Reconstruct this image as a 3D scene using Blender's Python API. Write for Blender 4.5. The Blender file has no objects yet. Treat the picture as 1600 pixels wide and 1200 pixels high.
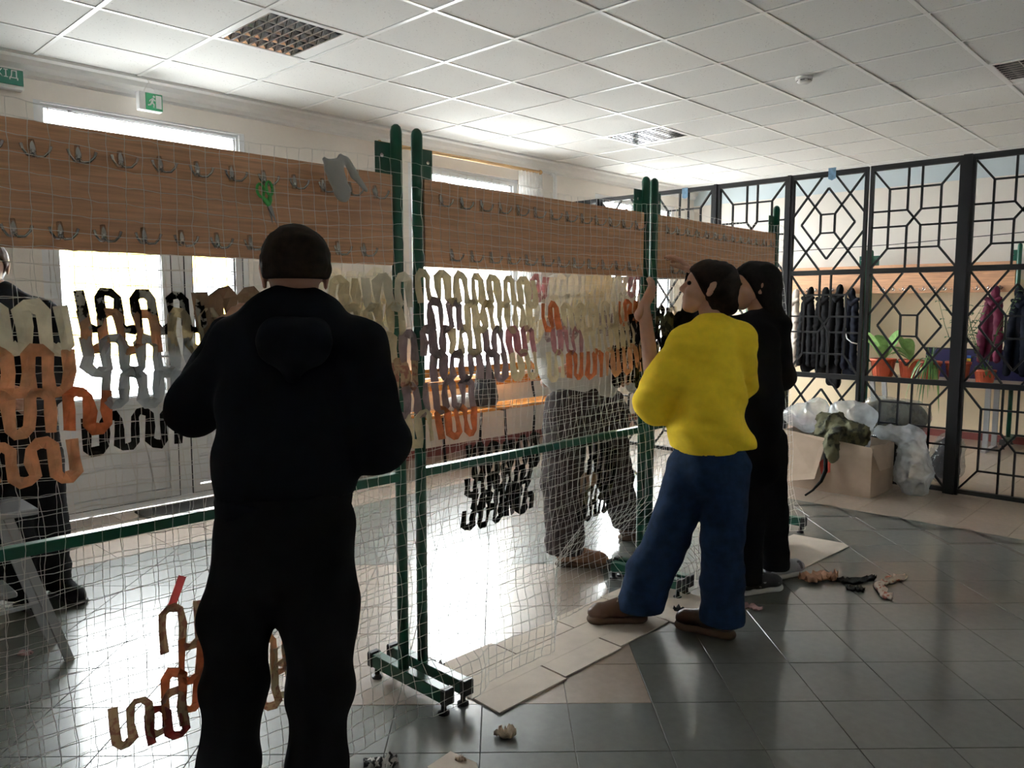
import bpy, bmesh, math, random
import numpy as np
from mathutils import Vector, Matrix

random.seed(7)
RNG = np.random.default_rng(11)
SC = bpy.context.scene
COL = SC.collection

# ------------------------------------------------------------------ camera
CAM_H = 1.3964
F_PX, PITCH, YAW = 1218.62, 0.0996, 0.7668
cam_d = bpy.data.cameras.new('camera')
cam_d.sensor_width = 36.0
cam_d.lens = F_PX / 1600 * 36.0
cam_d.clip_start = 0.05
cam_d.clip_end = 300
cam = bpy.data.objects.new('camera', cam_d)
COL.objects.link(cam)
cam.location = (0, 0, CAM_H)
_fw = Vector((math.cos(YAW) * math.cos(PITCH), math.sin(YAW) * math.cos(PITCH), -math.sin(PITCH)))
cam.rotation_euler = _fw.to_track_quat('-Z', 'Y').to_euler()
SC.camera = cam
FW = np.array(_fw)
RT = np.array([math.sin(YAW), -math.cos(YAW), 0.0])
UP = np.cross(RT, FW)

# ------------------------------------------------------------------ daylight
world = bpy.data.worlds.new('overcast_sky')
SC.world = world
world.use_nodes = True
_bg = world.node_tree.nodes['Background']
_bg.inputs[0].default_value = (0.96, 0.975, 1.0, 1)
_bg.inputs[1].default_value = 27.0
SC.view_settings.view_transform = 'Standard'
SC.view_settings.look = 'None'
SC.view_settings.exposure = 0.0
SC.view_settings.gamma = 1.0
SC.view_settings.use_curve_mapping = False
SC.cycles.use_denoising = True
SC.cycles.max_bounces = 10
SC.cycles.diffuse_bounces = 5
SC.cycles.transparent_max_bounces = 24

WALL_Y = 5.53       # inner face of the window wall
FENCE_X = 6.40
FAR_X = 9.20        # wall behind the partition
CEIL_Z = 2.898
OPENINGS = [(1.51, 2.89, 0.0, 2.66), (4.42, 5.84, 0.74, 2.66), (7.09, 8.75, 0.74, 2.66)]

# ------------------------------------------------------------------ pixel helpers (1600x1200 frame)
def ray(px, py):
    return FW + RT * (px - 800) / F_PX - UP * (py - 600) / F_PX
def at_depth(px, py, d):
    r = ray(px, py) * d
    return np.array([r[0], r[1], r[2] + CAM_H])
def on_y(px, py, y):
    r = ray(px, py); r = r * (y / r[1]); return np.array([r[0], r[1], r[2] + CAM_H])
def on_x(px, py, x):
    r = ray(px, py); r = r * (x / r[0]); return np.array([r[0], r[1], r[2] + CAM_H])
def on_floor(px, py, z=0.0):
    r = ray(px, py); r = r * ((z - CAM_H) / r[2]); return np.array([r[0], r[1], z])
def project(p):
    q = np.array(p, float) - np.array([0, 0, CAM_H])
    d = q @ FW
    if d < 0.05: return None
    return 800 + F_PX * (q @ RT) / d, 600 - F_PX * (q @ UP) / d, d

# ------------------------------------------------------------------ materials
MATS = {}
def mat(name, col, rough=0.6, metal=0.0, spec=0.5, vary=0.0, scale=8.0, stretch=(1, 1, 1), transl=0.0, rand=0.0, bump=0.0, col2=None, thresh=None, sheen=0.0, coat=0.0, coat_rough=0.12):
    if name in MATS: return MATS[name]
    m = bpy.data.materials.new(name); m.use_nodes = True
    nt = m.node_tree; N = nt.nodes; L = nt.links
    bs = N['Principled BSDF']; out = N['Material Output']
    bs.inputs['Roughness'].default_value = rough
    bs.inputs['Metallic'].default_value = metal
    bs.inputs['Specular IOR Level'].default_value = spec
    bs.inputs['Coat Weight'].default_value = coat; bs.inputs['Coat Roughness'].default_value = coat_rough
    if sheen: bs.inputs['Sheen Weight'].default_value = sheen
    tc = N.new('ShaderNodeTexCoord'); mp = N.new('ShaderNodeMapping')
    mp.inputs['Scale'].default_value = stretch
    L.new(tc.outputs['Object'], mp.inputs['Vector'])
    nz = N.new('ShaderNodeTexNoise'); nz.inputs['Scale'].default_value = scale
    nz.inputs['Detail'].default_value = 4.0
    L.new(mp.outputs[0], nz.inputs['Vector'])
    ramp = N.new('ShaderNodeValToRGB')
    c = np.array(col[:3])
    if col2 is not None:
        t0, t1 = thresh if thresh else (0.42, 0.58)
        ramp.color_ramp.elements[0].position = t0; ramp.color_ramp.elements[1].position = t1
        ramp.color_ramp.elements[0].color = (*col2, 1); ramp.color_ramp.elements[1].color = (*c, 1)
    else:
        ramp.color_ramp.elements[0].position = 0.3; ramp.color_ramp.elements[1].position = 0.7
        ramp.color_ramp.elements[0].color = (*(c * (1 - vary)), 1)
        ramp.color_ramp.elements[1].color = (*np.minimum(c * (1 + vary), 1), 1)
    L.new(nz.outputs['Fac'], ramp.inputs['Fac'])
    csock = ramp.outputs['Color']
    if rand:
        oi = N.new('ShaderNodeObjectInfo'); mr = N.new('ShaderNodeMapRange')
        mr.inputs['To Min'].default_value = 1 - rand; mr.inputs['To Max'].default_value = 1 + rand
        L.new(oi.outputs['Random'], mr.inputs['Value'])
        hs = N.new('ShaderNodeHueSaturation'); L.new(mr.outputs[0], hs.inputs['Value'])
        L.new(csock, hs.inputs['Color']); csock = hs.outputs['Color']
    L.new(csock, bs.inputs['Base Color'])
    if bump:
        bp = N.new('ShaderNodeBump'); bp.inputs['Strength'].default_value = bump; bp.inputs['Distance'].default_value = 0.01
        L.new(nz.outputs['Fac'], bp.inputs['Height']); L.new(bp.outputs[0], bs.inputs['Normal'])
    if transl:
        tr = N.new('ShaderNodeBsdfTranslucent'); L.new(csock, tr.inputs['Color'])
        mx = N.new('ShaderNodeMixShader'); mx.inputs[0].default_value = transl
        L.new(bs.outputs[0], mx.inputs[1]); L.new(tr.outputs[0], mx.inputs[2]); L.new(mx.outputs[0], out.inputs['Surface'])
    MATS[name] = m
    return m
def clear_mat(name, tint, gloss=0.08, opacity=0.0, ocol=(0.8, 0.8, 0.8), rough=0.02):
    """thin transparent sheet: mostly see-through, a little mirror, optional milky share"""
    m = bpy.data.materials.new(name); m.use_nodes = True
    nt = m.node_tree; N = nt.nodes; L = nt.links
    N.remove(N['Principled BSDF']); out = N['Material Output']
    t = N.new('ShaderNodeBsdfTransparent'); t.inputs[0].default_value = (*tint, 1)
    g = N.new('ShaderNodeBsdfGlossy'); g.inputs['Roughness'].default_value = rough
    fr = N.new('ShaderNodeFresnel'); fr.inputs[0].default_value = 1.0 + gloss * 6
    ge = N.new('ShaderNodeNewGeometry'); inv = N.new('ShaderNodeMath'); inv.operation = 'SUBTRACT'; inv.inputs[0].default_value = 1.0; L.new(ge.outputs['Backfacing'], inv.inputs[1])
    fm = N.new('ShaderNodeMath'); fm.operation = 'MULTIPLY'; L.new(fr.outputs[0], fm.inputs[0]); L.new(inv.outputs[0], fm.inputs[1])   # one mirror face per sheet
    mx = N.new('ShaderNodeMixShader'); L.new(fm.outputs[0], mx.inputs[0]); L.new(t.outputs[0], mx.inputs[1]); L.new(g.outputs[0], mx.inputs[2])
    last = mx
    if opacity:
        d = N.new('ShaderNodeBsdfDiffuse'); d.inputs[0].default_value = (*ocol, 1)
        tl = N.new('ShaderNodeBsdfTranslucent'); tl.inputs[0].default_value = (*ocol, 1)
        m1 = N.new('ShaderNodeMixShader'); m1.inputs[0].default_value = 0.5; L.new(d.outputs[0], m1.inputs[1]); L.new(tl.outputs[0], m1.inputs[2])
        nz = N.new('ShaderNodeTexNoise'); nz.inputs['Scale'].default_value = 14; tc = N.new('ShaderNodeTexCoord'); L.new(tc.outputs['Object'], nz.inputs['Vector'])
        mr = N.new('ShaderNodeMapRange'); mr.inputs['To Min'].default_value = opacity * 0.6; mr.inputs['To Max'].default_value = min(1, opacity * 1.4)
        L.new(nz.outputs['Fac'], mr.inputs['Value'])
        m2 = N.new('ShaderNodeMixShader'); L.new(mr.outputs[0], m2.inputs[0]); L.new(mx.outputs[0], m2.inputs[1]); L.new(m1.outputs[0], m2.inputs[2]); last = m2
    L.new(last.outputs[0], out.inputs['Surface'])
    MATS[name] = m
    return m

M_tile = mat('grey_green_floor_tile', (0.108, 0.114, 0.102), 0.42, spec=0.45, coat=0.85, vary=0.10, scale=26, rand=0.05)
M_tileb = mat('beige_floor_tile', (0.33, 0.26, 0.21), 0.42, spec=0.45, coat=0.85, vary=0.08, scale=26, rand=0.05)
M_grout = mat('floor_grout', (0.10, 0.09, 0.08), 0.7, vary=0.2, scale=40)
M_wall = mat('cream_wall_paint', (0.80, 0.75, 0.69), 0.7, vary=0.03, scale=3)
M_wall3 = mat('bounce_white_wall', (0.88, 0.87, 0.85), 0.7, vary=0.02, scale=3)  # extra white on the unseen walls, chosen to bounce fill light
M_wall2 = mat('sand_wall_paint', (0.80, 0.66, 0.46), 0.65, vary=0.03, scale=3)
M_white = mat('white_paint', (0.80, 0.80, 0.79), 0.5, vary=0.02)
M_pvc = mat('white_pvc', (0.76, 0.77, 0.78), 0.35, vary=0.02)
M_seal = mat('black_gasket', (0.02, 0.02, 0.022), 0.6)
M_ceil = mat('mineral_ceiling_tile', (0.72, 0.72, 0.70), 0.85, spec=0.2, scale=95, col2=(0.34, 0.33, 0.32), thresh=(0.285, 0.335), rand=0.03)
M_tbar = mat('white_ceiling_bar', (0.80, 0.80, 0.79), 0.30, spec=0.6)
M_alu = mat('bright_louvre_aluminium', (0.72, 0.72, 0.74), 0.12, metal=1.0)
M_tube = mat('lamp_tube_glass', (0.85, 0.85, 0.85), 0.2)
M_green = mat('green_rack_enamel', (0.004, 0.075, 0.045), 0.28, vary=0.1)
M_board = mat('brown_hook_board', (0.62, 0.335, 0.19), 0.45, vary=0.22, scale=5, stretch=(1.2, 30, 30))
M_chrome = mat('chrome', (0.62, 0.60, 0.58), 0.12, metal=1.0)
M_black = mat('black_plastic', (0.015, 0.015, 0.017), 0.4)
M_iron = mat('black_painted_iron', (0.007, 0.007, 0.008), 0.5, spec=0.25, vary=0.1)
M_string = mat('white_net_twine', (0.78, 0.76, 0.72), 0.8)
M_orange = mat('varnished_orange_wood', (0.60, 0.235, 0.05), 0.22, vary=0.2, scale=5, stretch=(1, 20, 20))
M_rod = mat('pale_wood', (0.52, 0.32, 0.14), 0.4, vary=0.2, scale=5, stretch=(1, 20, 20))
M_card = mat('cardboard', (0.60, 0.51, 0.43), 0.8, vary=0.07, scale=10)
M_card2 = mat('brown_carton_board', (0.40, 0.30, 0.225), 0.8, vary=0.07, scale=10)
M_glass = clear_mat('window_glass', (0.97, 0.99, 0.98), 0.08)
M_skin = mat('skin', (0.50, 0.28, 0.20), 0.5, vary=0.06, scale=12)
M_hairb = mat('dark_brown_hair', (0.018, 0.011, 0.008), 0.7, spec=0.15, vary=0.4, scale=60)
M_hairk = mat('black_hair', (0.006, 0.005, 0.005), 0.7, spec=0.15, vary=0.4, scale=60)
M_navy = mat('black_navy_jersey', (0.0048, 0.0055, 0.0095), 0.95, spec=0.15, vary=0.15, scale=30, bump=0.1)
M_trk = mat('black_jersey', (0.006, 0.006, 0.008), 0.95, spec=0.15, vary=0.15, scale=30, bump=0.1)
M_yel = mat('yellow_fleece', (0.92, 0.67, 0.035), 0.9, spec=0.2, vary=0.05, scale=25)
M_jean = mat('blue_denim', (0.010, 0.027, 0.068), 0.9, spec=0.2, vary=0.25, scale=30)
M_offw = mat('off_white_fleece', (0.66, 0.64, 0.60), 0.9, vary=0.04, scale=20)
M_brn = mat('dark_brown_trouser_cloth', (0.036, 0.024, 0.023), 0.9, vary=0.3, scale=25)
M_leath = mat('brown_leather', (0.085, 0.038, 0.020), 0.35, vary=0.2, scale=20)
M_sole = mat('brown_rubber', (0.10, 0.055, 0.030), 0.7, vary=0.1)
M_suede = mat('tan_suede', (0.27, 0.145, 0.085), 0.8, vary=0.15, scale=30)
M_eye = mat('eye', (0.04, 0.025, 0.02), 0.1)

# ------------------------------------------------------------------ mesh helpers
def mesh(name, V, F, smooth=False):
    me = bpy.data.meshes.new(name)
    me.from_pydata([tuple(map(float, v)) for v in V], [], [tuple(map(int, f)) for f in F])
    if smooth:
        me.polygons.foreach_set('use_smooth', [True] * len(me.polygons))
    me.update()
    return me
def link(name, me, m=None, parent=None, loc=None, rot=None):
    o = bpy.data.objects.new(name, me)
    COL.objects.link(o)
    if m is not None and me is not None and not me.materials: me.materials.append(m)
    if parent is not None: o.parent = parent
    if loc is not None: o.location = loc
    if rot is not None: o.rotation_euler = rot
    return o
def empty(name, loc=(0, 0, 0), rz=0.0):
    o = bpy.data.objects.new(name, None); COL.objects.link(o); o.location = loc; o.rotation_euler = (0, 0, rz)
    o.empty_display_size = 0.05
    return o
def tag(o, label=None, cat=None, group=None, kind=None):
    if label: o['label'] = label
    if cat: o['category'] = cat
    if group: o['group'] = group
    if kind: o['kind'] = kind
    return o
class MB:
    def __init__(s): s.V = []; s.F = []
    def add(s, V, F):
        n = len(s.V); s.V += [tuple(v) for v in V]; s.F += [tuple(i + n for i in f) for f in F]; return s
    def box(s, a, b, bev=0.0):
        (x0, y0, z0), (x1, y1, z1) = a, b
        if x1 < x0: x0, x1 = x1, x0
        if y1 < y0: y0, y1 = y1, y0
        if z1 < z0: z0, z1 = z1, z0
        if not bev:
            V = [(x, y, z) for z in (z0, z1) for y in (y0, y1) for x in (x0, x1)]
            return s.add(V, [(0, 2, 3, 1), (4, 5, 7, 6), (0, 1, 5, 4), (2, 6, 7, 3), (0, 4, 6, 2), (1, 3, 7, 5)])
        b_ = min(bev, (x1 - x0) / 2.01, (y1 - y0) / 2.01, (z1 - z0) / 2.01)
        bm = bmesh.new(); bmesh.ops.create_cube(bm, size=1.0)
        for v in bm.verts:
            v.co = Vector(((x0 + x1) / 2 + v.co.x * (x1 - x0), (y0 + y1) / 2 + v.co.y * (y1 - y0), (z0 + z1) / 2 + v.co.z * (z1 - z0)))
        bmesh.ops.bevel(bm, geom=list(bm.edges), offset=b_, segments=1, affect='EDGES')
        bm.verts.index_update()
        s.add([tuple(v.co) for v in bm.verts], [tuple(v.index for v in f.verts) for f in bm.faces]); bm.free(); return s
    def bar(s, a, b, w, t, up=(0, 0, 1)):
        """square bar a-b: w across (in the plane normal to up x axis), t along up"""
        a = np.array(a, float); b = np.array(b, float); ax = b - a; ax /= np.linalg.norm(ax)
        u = np.array(up, float); u = u - ax * (u @ ax); u /= np.linalg.norm(u); r = np.cross(ax, u)
        V = [p + r * i * w / 2 + u * j * t / 2 for p in (a, b) for i, j in ((-1, -1), (1, -1), (1, 1), (-1, 1))]
        return s.add(V, [(3, 2, 1, 0), (4, 5, 6, 7), (0, 1, 5, 4), (1, 2, 6, 5), (2, 3, 7, 6), (3, 0, 4, 7)])
    def tube(s, pts, r, n=8, cap=True):
        pts = [np.array(p, float) for p in pts]; rs = r if hasattr(r, '__len__') else [r] * len(pts)
        rings = []; prev = None
        for i, p in enumerate(pts):
            t = pts[min(i + 1, len(pts) - 1)] - pts[max(i - 1, 0)]; t = t / (np.linalg.norm(t) + 1e-9)
            if prev is None:
                u = np.array([0, 0, 1.0]) if abs(t[2]) < 0.9 else np.array([1.0, 0, 0])
            else: u = prev
            u = u - t * (u @ t); u /= np.linalg.norm(u) + 1e-9; prev = u; v = np.cross(t, u)
            rings.append([p + rs[i] * (u * math.cos(2 * math.pi * k / n) + v * math.sin(2 * math.pi * k / n)) for k in range(n)])
        V = [q for R_ in rings for q in R_]
        F = [(i * n + k, i * n + (k + 1) % n, (i + 1) * n + (k + 1) % n, (i + 1) * n + k) for i in range(len(pts) - 1) for k in range(n)]
        if cap: F += [tuple(range(n - 1, -1, -1)), tuple((len(pts) - 1) * n + k for k in range(n))]
        return s.add(V, F)
    def lathe(s, prof, c=(0, 0, 0), n=20):
        V = [(c[0] + r * math.cos(2 * math.pi * k / n), c[1] + r * math.sin(2 * math.pi * k / n), c[2] + z) for r, z in prof for k in range(n)]
        F = [(i * n + k, i * n + (k + 1) % n, (i + 1) * n + (k + 1) % n, (i + 1) * n + k) for i in range(len(prof) - 1) for k in range(n)]
        F += [tuple(range(n - 1, -1, -1)), tuple((len(prof) - 1) * n + k for k in range(n))]
        return s.add(V, F)
    def prism(s, poly, z0, z1):
        n = len(poly)
        V = [(x, y, z0) for x, y in poly] + [(x, y, z1) for x, y in poly]
        return s.add(V, [tuple(range(n - 1, -1, -1)), tuple(range(n, 2 * n))] + [(i, (i + 1) % n, n + (i + 1) % n, n + i) for i in range(n)])
    def build(s, name, m, parent=None, smooth=False, **k):
        return link(name, mesh(name, s.V, s.F, smooth), m, parent, **k)
def box(name, a, b, m, parent=None, bev=0.0): return MB().box(a, b, bev).build(name, m, parent)
def children(o): return [c for c in bpy.data.objects if c.parent == o]
def copy_tree(o, parent=None, kids=None):
    c = o.copy(); COL.objects.link(c); c.parent = parent
    for ch in children(o): copy_tree(ch, c)
    return c

# ------------------------------------------------------------------ implicit bodies: smooth union of tapered capsules
def noise3(P, seed, freq):
    r = np.random.default_rng(seed); out = 0
    for k in range(5):
        d = r.normal(size=3); d /= np.linalg.norm(d); out = out + np.sin((P @ d) * freq * (0.7 + 0.35 * k) + r.uniform(0, 6.28))
    return out / 5
def ridges(P, seed, freq):
    return 1 - 2 * np.sqrt(np.abs(noise3(P, seed, freq)))
def surface_nets(D, org, h):
    nx, ny, nz = D.shape
    S = D < 0
    cnt = np.zeros((nx - 1, ny - 1, nz - 1), np.int8)
    for dx in (0, 1):
        for dy in (0, 1):
            for dz in (0, 1): cnt += S[dx:nx - 1 + dx, dy:ny - 1 + dy, dz:nz - 1 + dz]
    act = (cnt > 0) & (cnt < 8)
    I = np.argwhere(act)
    idx = -np.ones(act.shape, np.int64); idx[act] = np.arange(len(I))
    acc = np.zeros((len(I), 3)); n = np.zeros(len(I))
    cor = [(a, b, c) for a in (0, 1) for b in (0, 1) for c in (0, 1)]
    for a in cor:
        for ax in range(3):
            if a[ax]: continue
            b = list(a); b[ax] = 1
            da = D[I[:, 0] + a[0], I[:, 1] + a[1], I[:, 2] + a[2]]; db = D[I[:, 0] + b[0], I[:, 1] + b[1], I[:, 2] + b[2]]
            x = (da < 0) != (db < 0)
            t = np.where(x, da / np.where(x, da - db, 1), 0)
            pt = np.tile(np.array(a, float), (len(I), 1)); pt[:, ax] = t
            acc[x] += pt[x]; n[x] += 1
    V = (I + acc / np.maximum(n, 1)[:, None]) * h + org
    F = []
    for ax in range(3):
        sl0 = [slice(1, -1)] * 3; sl1 = [slice(1, -1)] * 3
        sl0[ax] = slice(0, D.shape[ax] - 1); sl1[ax] = slice(1, D.shape[ax])
        a, b = S[tuple(sl0)], S[tuple(sl1)]
        for sgn, msk in ((1, a & ~b), (-1, ~a & b)):
            E_ = np.argwhere(msk)
            if not len(E_): continue
            u, v = (ax + 1) % 3, (ax + 2) % 3
            base = E_.copy(); base[:, u] += 1; base[:, v] += 1
            q = []
            for du, dv in ((-1, -1), (0, -1), (0, 0), (-1, 0)):
                c = base.copy(); c[:, u] += du; c[:, v] += dv
                q.append(idx[c[:, 0], c[:, 1], c[:, 2]])
            q = np.stack(q, 1)
            if sgn < 0: q = q[:, ::-1]
            F.append(q)
    F = np.concatenate(F); F = F[(F >= 0).all(1)]
    return V, F
def implicit(name, prims, h, blend, m, parent=None, fold=None, cut=None):
    """prims: (a, b, ra, rb[, axis, k]) capsules, flattened by k along axis"""
    A = np.array([p[0] for p in prims] + [p[1] for p in prims]); R_ = np.array([p[2] for p in prims] + [p[3] for p in prims])
    lo = (A - R_[:, None]).min(0) - 0.03 - 2 * h; hi = (A + R_[:, None]).max(0) + 0.03 + 2 * h
    n = np.ceil((hi - lo) / h).astype(int) + 1
    ax = [lo[i] + h * np.arange(n[i]) for i in range(3)]
    D = np.full(n, 1.0)
    for p in prims:
        a, b = np.array(p[0], float), np.array(p[1], float); ra, rb = p[2], p[3]
        rm = max(ra, rb) + 2 * blend + 3 * h
        i0 = np.clip(((np.minimum(a, b) - rm - lo) / h).astype(int), 0, n - 1); i1 = np.clip(((np.maximum(a, b) + rm - lo) / h).astype(int) + 2, 1, n)
        g = np.stack(np.meshgrid(*[ax[k][i0[k]:i1[k]] for k in range(3)], indexing='ij'), -1)
        ab = b - a; L2 = ab @ ab + 1e-12
        t = np.clip(((g - a) @ ab) / L2, 0, 1)
        d = g - a - t[..., None] * ab
        d2 = (d * d).sum(-1)
        if len(p) > 4:
            w = np.array(p[4], float); w = w / np.linalg.norm(w)
            d2 = d2 + (p[5] ** 2 - 1) * (d @ w) ** 2
        dist = np.sqrt(d2) - (ra + (rb - ra) * t)
        s = D[i0[0]:i1[0], i0[1]:i1[1], i0[2]:i1[2]]
        hh = np.maximum(blend - np.abs(s - dist), 0) / blend
        s[...] = np.minimum(s, dist) - hh * hh * blend * 0.25
    if fold is not None or cut is not None:
        near = np.abs(D) < 0.08
        I = np.argwhere(near); P = lo + I * h
        val = D[near]
        if fold is not None: val = val + fold(P)
        if cut is not None: val = np.maximum(val, cut(P))
        D[near] = val
        if cut is not None:
            inn = D < -0.07
            I = np.argwhere(inn); D[inn] = np.maximum(D[inn], cut(lo + I * h))
    V, F = surface_nets(D, lo, h)
    me = bpy.data.meshes.new(name)
    me.from_pydata(V.tolist(), [], F.tolist())
    me.polygons.foreach_set('use_smooth', [True] * len(me.polygons)); me.update()
    return link(name, me, m, parent)

WORLD = set()
_link0 = link
def link(name, me, m=None, parent=None, loc=None, rot=None):
    o = _link0(name, me, m, parent, loc, rot)
    if parent is not None and parent.name in WORLD:
        o.matrix_parent_inverse = Matrix.Translation(-Vector(parent.location))
    return o
def thing(name, label, cat, loc, group=None):
    """Empty at a thing's base; its parts are built in room coordinates"""
    e = empty(name, tuple(map(float, loc))); tag(e, label, cat, group); WORLD.add(e.name); return e

# ================================================================== FLOOR
TS = 0.30
PHI = -0.78677
U2 = np.array([math.cos(PHI), math.sin(PHI)]); V2 = np.array([-math.sin(PHI), math.cos(PHI)])
FU, FV = 0.24022, 2.32553
FIELD_X, FIELD_Y = 5.42, 4.50
ROOM = (-1.9, FAR_X, -1.9, WALL_Y)  # unseen back and side walls pulled in close for more bounce light
floor = tag(box('floor', (ROOM[0], ROOM[2], -0.12), (ROOM[1], ROOM[3], -0.003), M_grout), kind='structure')
def clip(poly, axis, lim, keep_less):
    out = []
    for i in range(len(poly)):
        p, q = poly[i], poly[(i + 1) % len(poly)]
        a = (p[axis] <= lim) == keep_less or p[axis] == lim; b = (q[axis] <= lim) == keep_less or q[axis] == lim
        if a: out.append(p)
        if a != b:
            t = (lim - p[axis]) / (q[axis] - p[axis]); out.append(p + t * (q - p))
    return out
def poly_area(P): return 0.5 * abs(sum(P[i][0] * P[(i + 1) % len(P)][1] - P[(i + 1) % len(P)][0] * P[i][1] for i in range(len(P))))
def tile_mesh(poly, c):
    """flat tile with a small chamfer, joints left open"""
    poly = [np.array(p, float) for i, p in enumerate(poly) if np.linalg.norm(np.array(p) - np.array(poly[i - 1])) > 0.004]
    n = len(poly); V = []
    sg = 1 if sum(poly[i][0] * poly[(i + 1) % n][1] - poly[(i + 1) % n][0] * poly[i][1] for i in range(n)) > 0 else -1
    for inset, z in ((0.0013, -0.004), (0.0013, -0.0008), (0.0024, 0.0)):
        for i, p in enumerate(poly):
            e0 = p - poly[i - 1]; e1 = poly[(i + 1) % n] - p; e0 = e0 / np.linalg.norm(e0); e1 = e1 / np.linalg.norm(e1)
            n0 = sg * np.array([-e0[1], e0[0]]); n1 = sg * np.array([-e1[1], e1[0]]); mt = (n0 + n1) / max(1 + n0 @ n1, 0.3)
            V.append((*(p + mt * inset - c), z))
    F = [tuple(range(2 * n, 3 * n))]
    for r in range(2): F += [(r * n + i, r * n + (i + 1) % n, (r + 1) * n + (i + 1) % n, (r + 1) * n + i) for i in range(n)]
    return V, F
tiles = []
for k in range(-40, 41):
    for m_ in range(-40, 41):
        c0 = (FU + k * TS) * U2 + (FV + m_ * TS) * V2
        if not (-3.4 < c0[0] < 6 and -4.4 < c0[1] < 5): continue
        poly = [c0, c0 + TS * U2, c0 + TS * (U2 + V2), c0 + TS * V2]
        P = poly
        for ax, lim, less in ((0, FIELD_X, True), (1, FIELD_Y, True), (0, ROOM[0], False), (1, ROOM[2], False)):
            P = clip(P, ax, lim, less)
            if len(P) < 3: break
        if len(P) < 3 or poly_area(P) < 0.0008: continue
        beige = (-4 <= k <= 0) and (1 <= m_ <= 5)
        tiles.append((P, beige, abs(poly_area(P) - TS * TS) < 1e-4, PHI))
x = FIELD_X
yj = [1.341 + TS * i for i in range(-20, 20)]
def band(x0, x1, y0, y1):
    out = []
    xs = [FIELD_X + TS * i for i in range(-40, 20)]
    for a in xs:
        for b in yj:
            A0, A1, B0, B1 = max(a, x0), min(a + TS, x1), max(b, y0), min(b + TS, y1)
            if A1 - A0 > 0.02 and B1 - B0 > 0.02:
                P = [np.array(q) for q in ((A0, B0), (A1, B0), (A1, B1), (A0, B1))]
                out.append((P, True, abs((A1 - A0) * (B1 - B0) - TS * TS) < 1e-4, 0.0))
    return out
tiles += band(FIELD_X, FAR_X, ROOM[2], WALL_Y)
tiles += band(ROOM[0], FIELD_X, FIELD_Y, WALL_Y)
ranked = []
for t in tiles:
    c = sum(t[0]) / len(t[0]); q = project((c[0], c[1], 0))
    vis = q is not None and -40 < q[0] < 1640 and 560 < q[1] < 1260 and c[0] < 7.2
    ranked.append((-(poly_area(t[0]) / q[2] ** 3) if vis else 1.0, t, c))
ranked.sort(key=lambda r: r[0])
shared = {}
rest = {True: MB(), False: MB()}
for i, (s, (P, beige, full, ang), c) in enumerate(ranked):
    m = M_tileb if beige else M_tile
    if s < 0 and i < 296:
        if full:
            key = (beige, ang)
            if key not in shared:
                R_ = np.array([[math.cos(-ang), -math.sin(-ang)], [math.sin(-ang), math.cos(-ang)]])
                sq = [R_ @ (p - c) for p in P]
                me = mesh('floor_tile', *tile_mesh(sq, np.zeros(2))); me.materials.append(m); shared[key] = me
            link('floor_tile', shared[key], None, floor, loc=(c[0], c[1], 0), rot=(0, 0, ang))
        else:
            me = mesh('floor_tile', *tile_mesh(P, c)); me.materials.append(m)
            link('floor_tile', me, None, floor, loc=(c[0], c[1], 0))
    else:
        V, F = tile_mesh(P, c)
        rest[beige].add([(v[0] + c[0], v[1] + c[1], v[2]) for v in V], F)
for beige in (True, False):
    o = rest[beige].build('floor_tiles_beyond', M_tileb if beige else M_tile, floor); o['kind'] = 'stuff'

# ================================================================== CEILING
GX, GY, GS = 2.7098, 3.1704, 0.60
ceiling = tag(box('ceiling', (ROOM[0], ROOM[2], CEIL_Z + 0.12), (ROOM[1], ROOM[3], CEIL_Z + 0.2), M_white), kind='structure')
LAMPS = [(-1, -2), (5, -2), (5, 3), (-1, 3), (-7, -2), (-7, 3)]      # (i, j): x from GX+.6i, y from GY-.6(j+1)
def ceil_cells():
    for i in range(-10, 12):
        for j in range(-5, 13):
            x0, y1 = GX + GS * i, GY - GS * j
            yield i, j, max(x0, ROOM[0]), min(x0 + GS, ROOM[1]), max(y1 - GS, ROOM[2]), min(y1, ROOM[3])
cm = None; crest = MB()
for i, j, x0, x1, y0, y1 in ceil_cells():
    if x1 - x0 < 0.03 or y1 - y0 < 0.03 or (i, j) in LAMPS: continue
    cx, cy = (x0 + x1) / 2, (y0 + y1) / 2
    q = project((cx, cy, CEIL_Z)); vis = q is not None and -160 < q[0] < 1760 and -150 < q[1] < 420 and cx < 8.2
    if vis:
        if x1 - x0 > 0.599 and y1 - y0 > 0.599:
            if cm is None:
                cm = MB().box((-0.296, -0.296, 0.003), (0.296, 0.296, 0.018), 0.003); cm = mesh('ceiling_tile', cm.V, cm.F); cm.materials.append(M_ceil)
            o = link('ceiling_tile', cm, None, ceiling, loc=(cx, cy, CEIL_Z + random.choice((0, 0, 0, 0.0015))))
            o.rotation_euler = (random.gauss(0, 0.0015), random.gauss(0, 0.0015), 0)
        else:
            MB().box((x0 - cx + 0.003, y0 - cy + 0.003, 0.003), (x1 - cx - 0.003, y1 - cy - 0.003, 0.018)).build('ceiling_tile', M_ceil, ceiling, loc=(cx, cy, CEIL_Z))
    else:
        crest.box((x0 + 0.003, y0 + 0.003, CEIL_Z + 0.003), (x1 - 0.003, y1 - 0.003, CEIL_Z + 0.018))
crest.build('ceiling_tiles_beyond', M_ceil, ceiling)['kind'] = 'stuff'
for i in range(-9, 12):
    x = GX + GS * i
    if ROOM[0] < x < ROOM[1]: box('ceiling_runner', (x - 0.012, ROOM[2], CEIL_Z - 0.002), (x + 0.012, ROOM[3], CEIL_Z + 0.004), M_tbar, ceiling)
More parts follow.
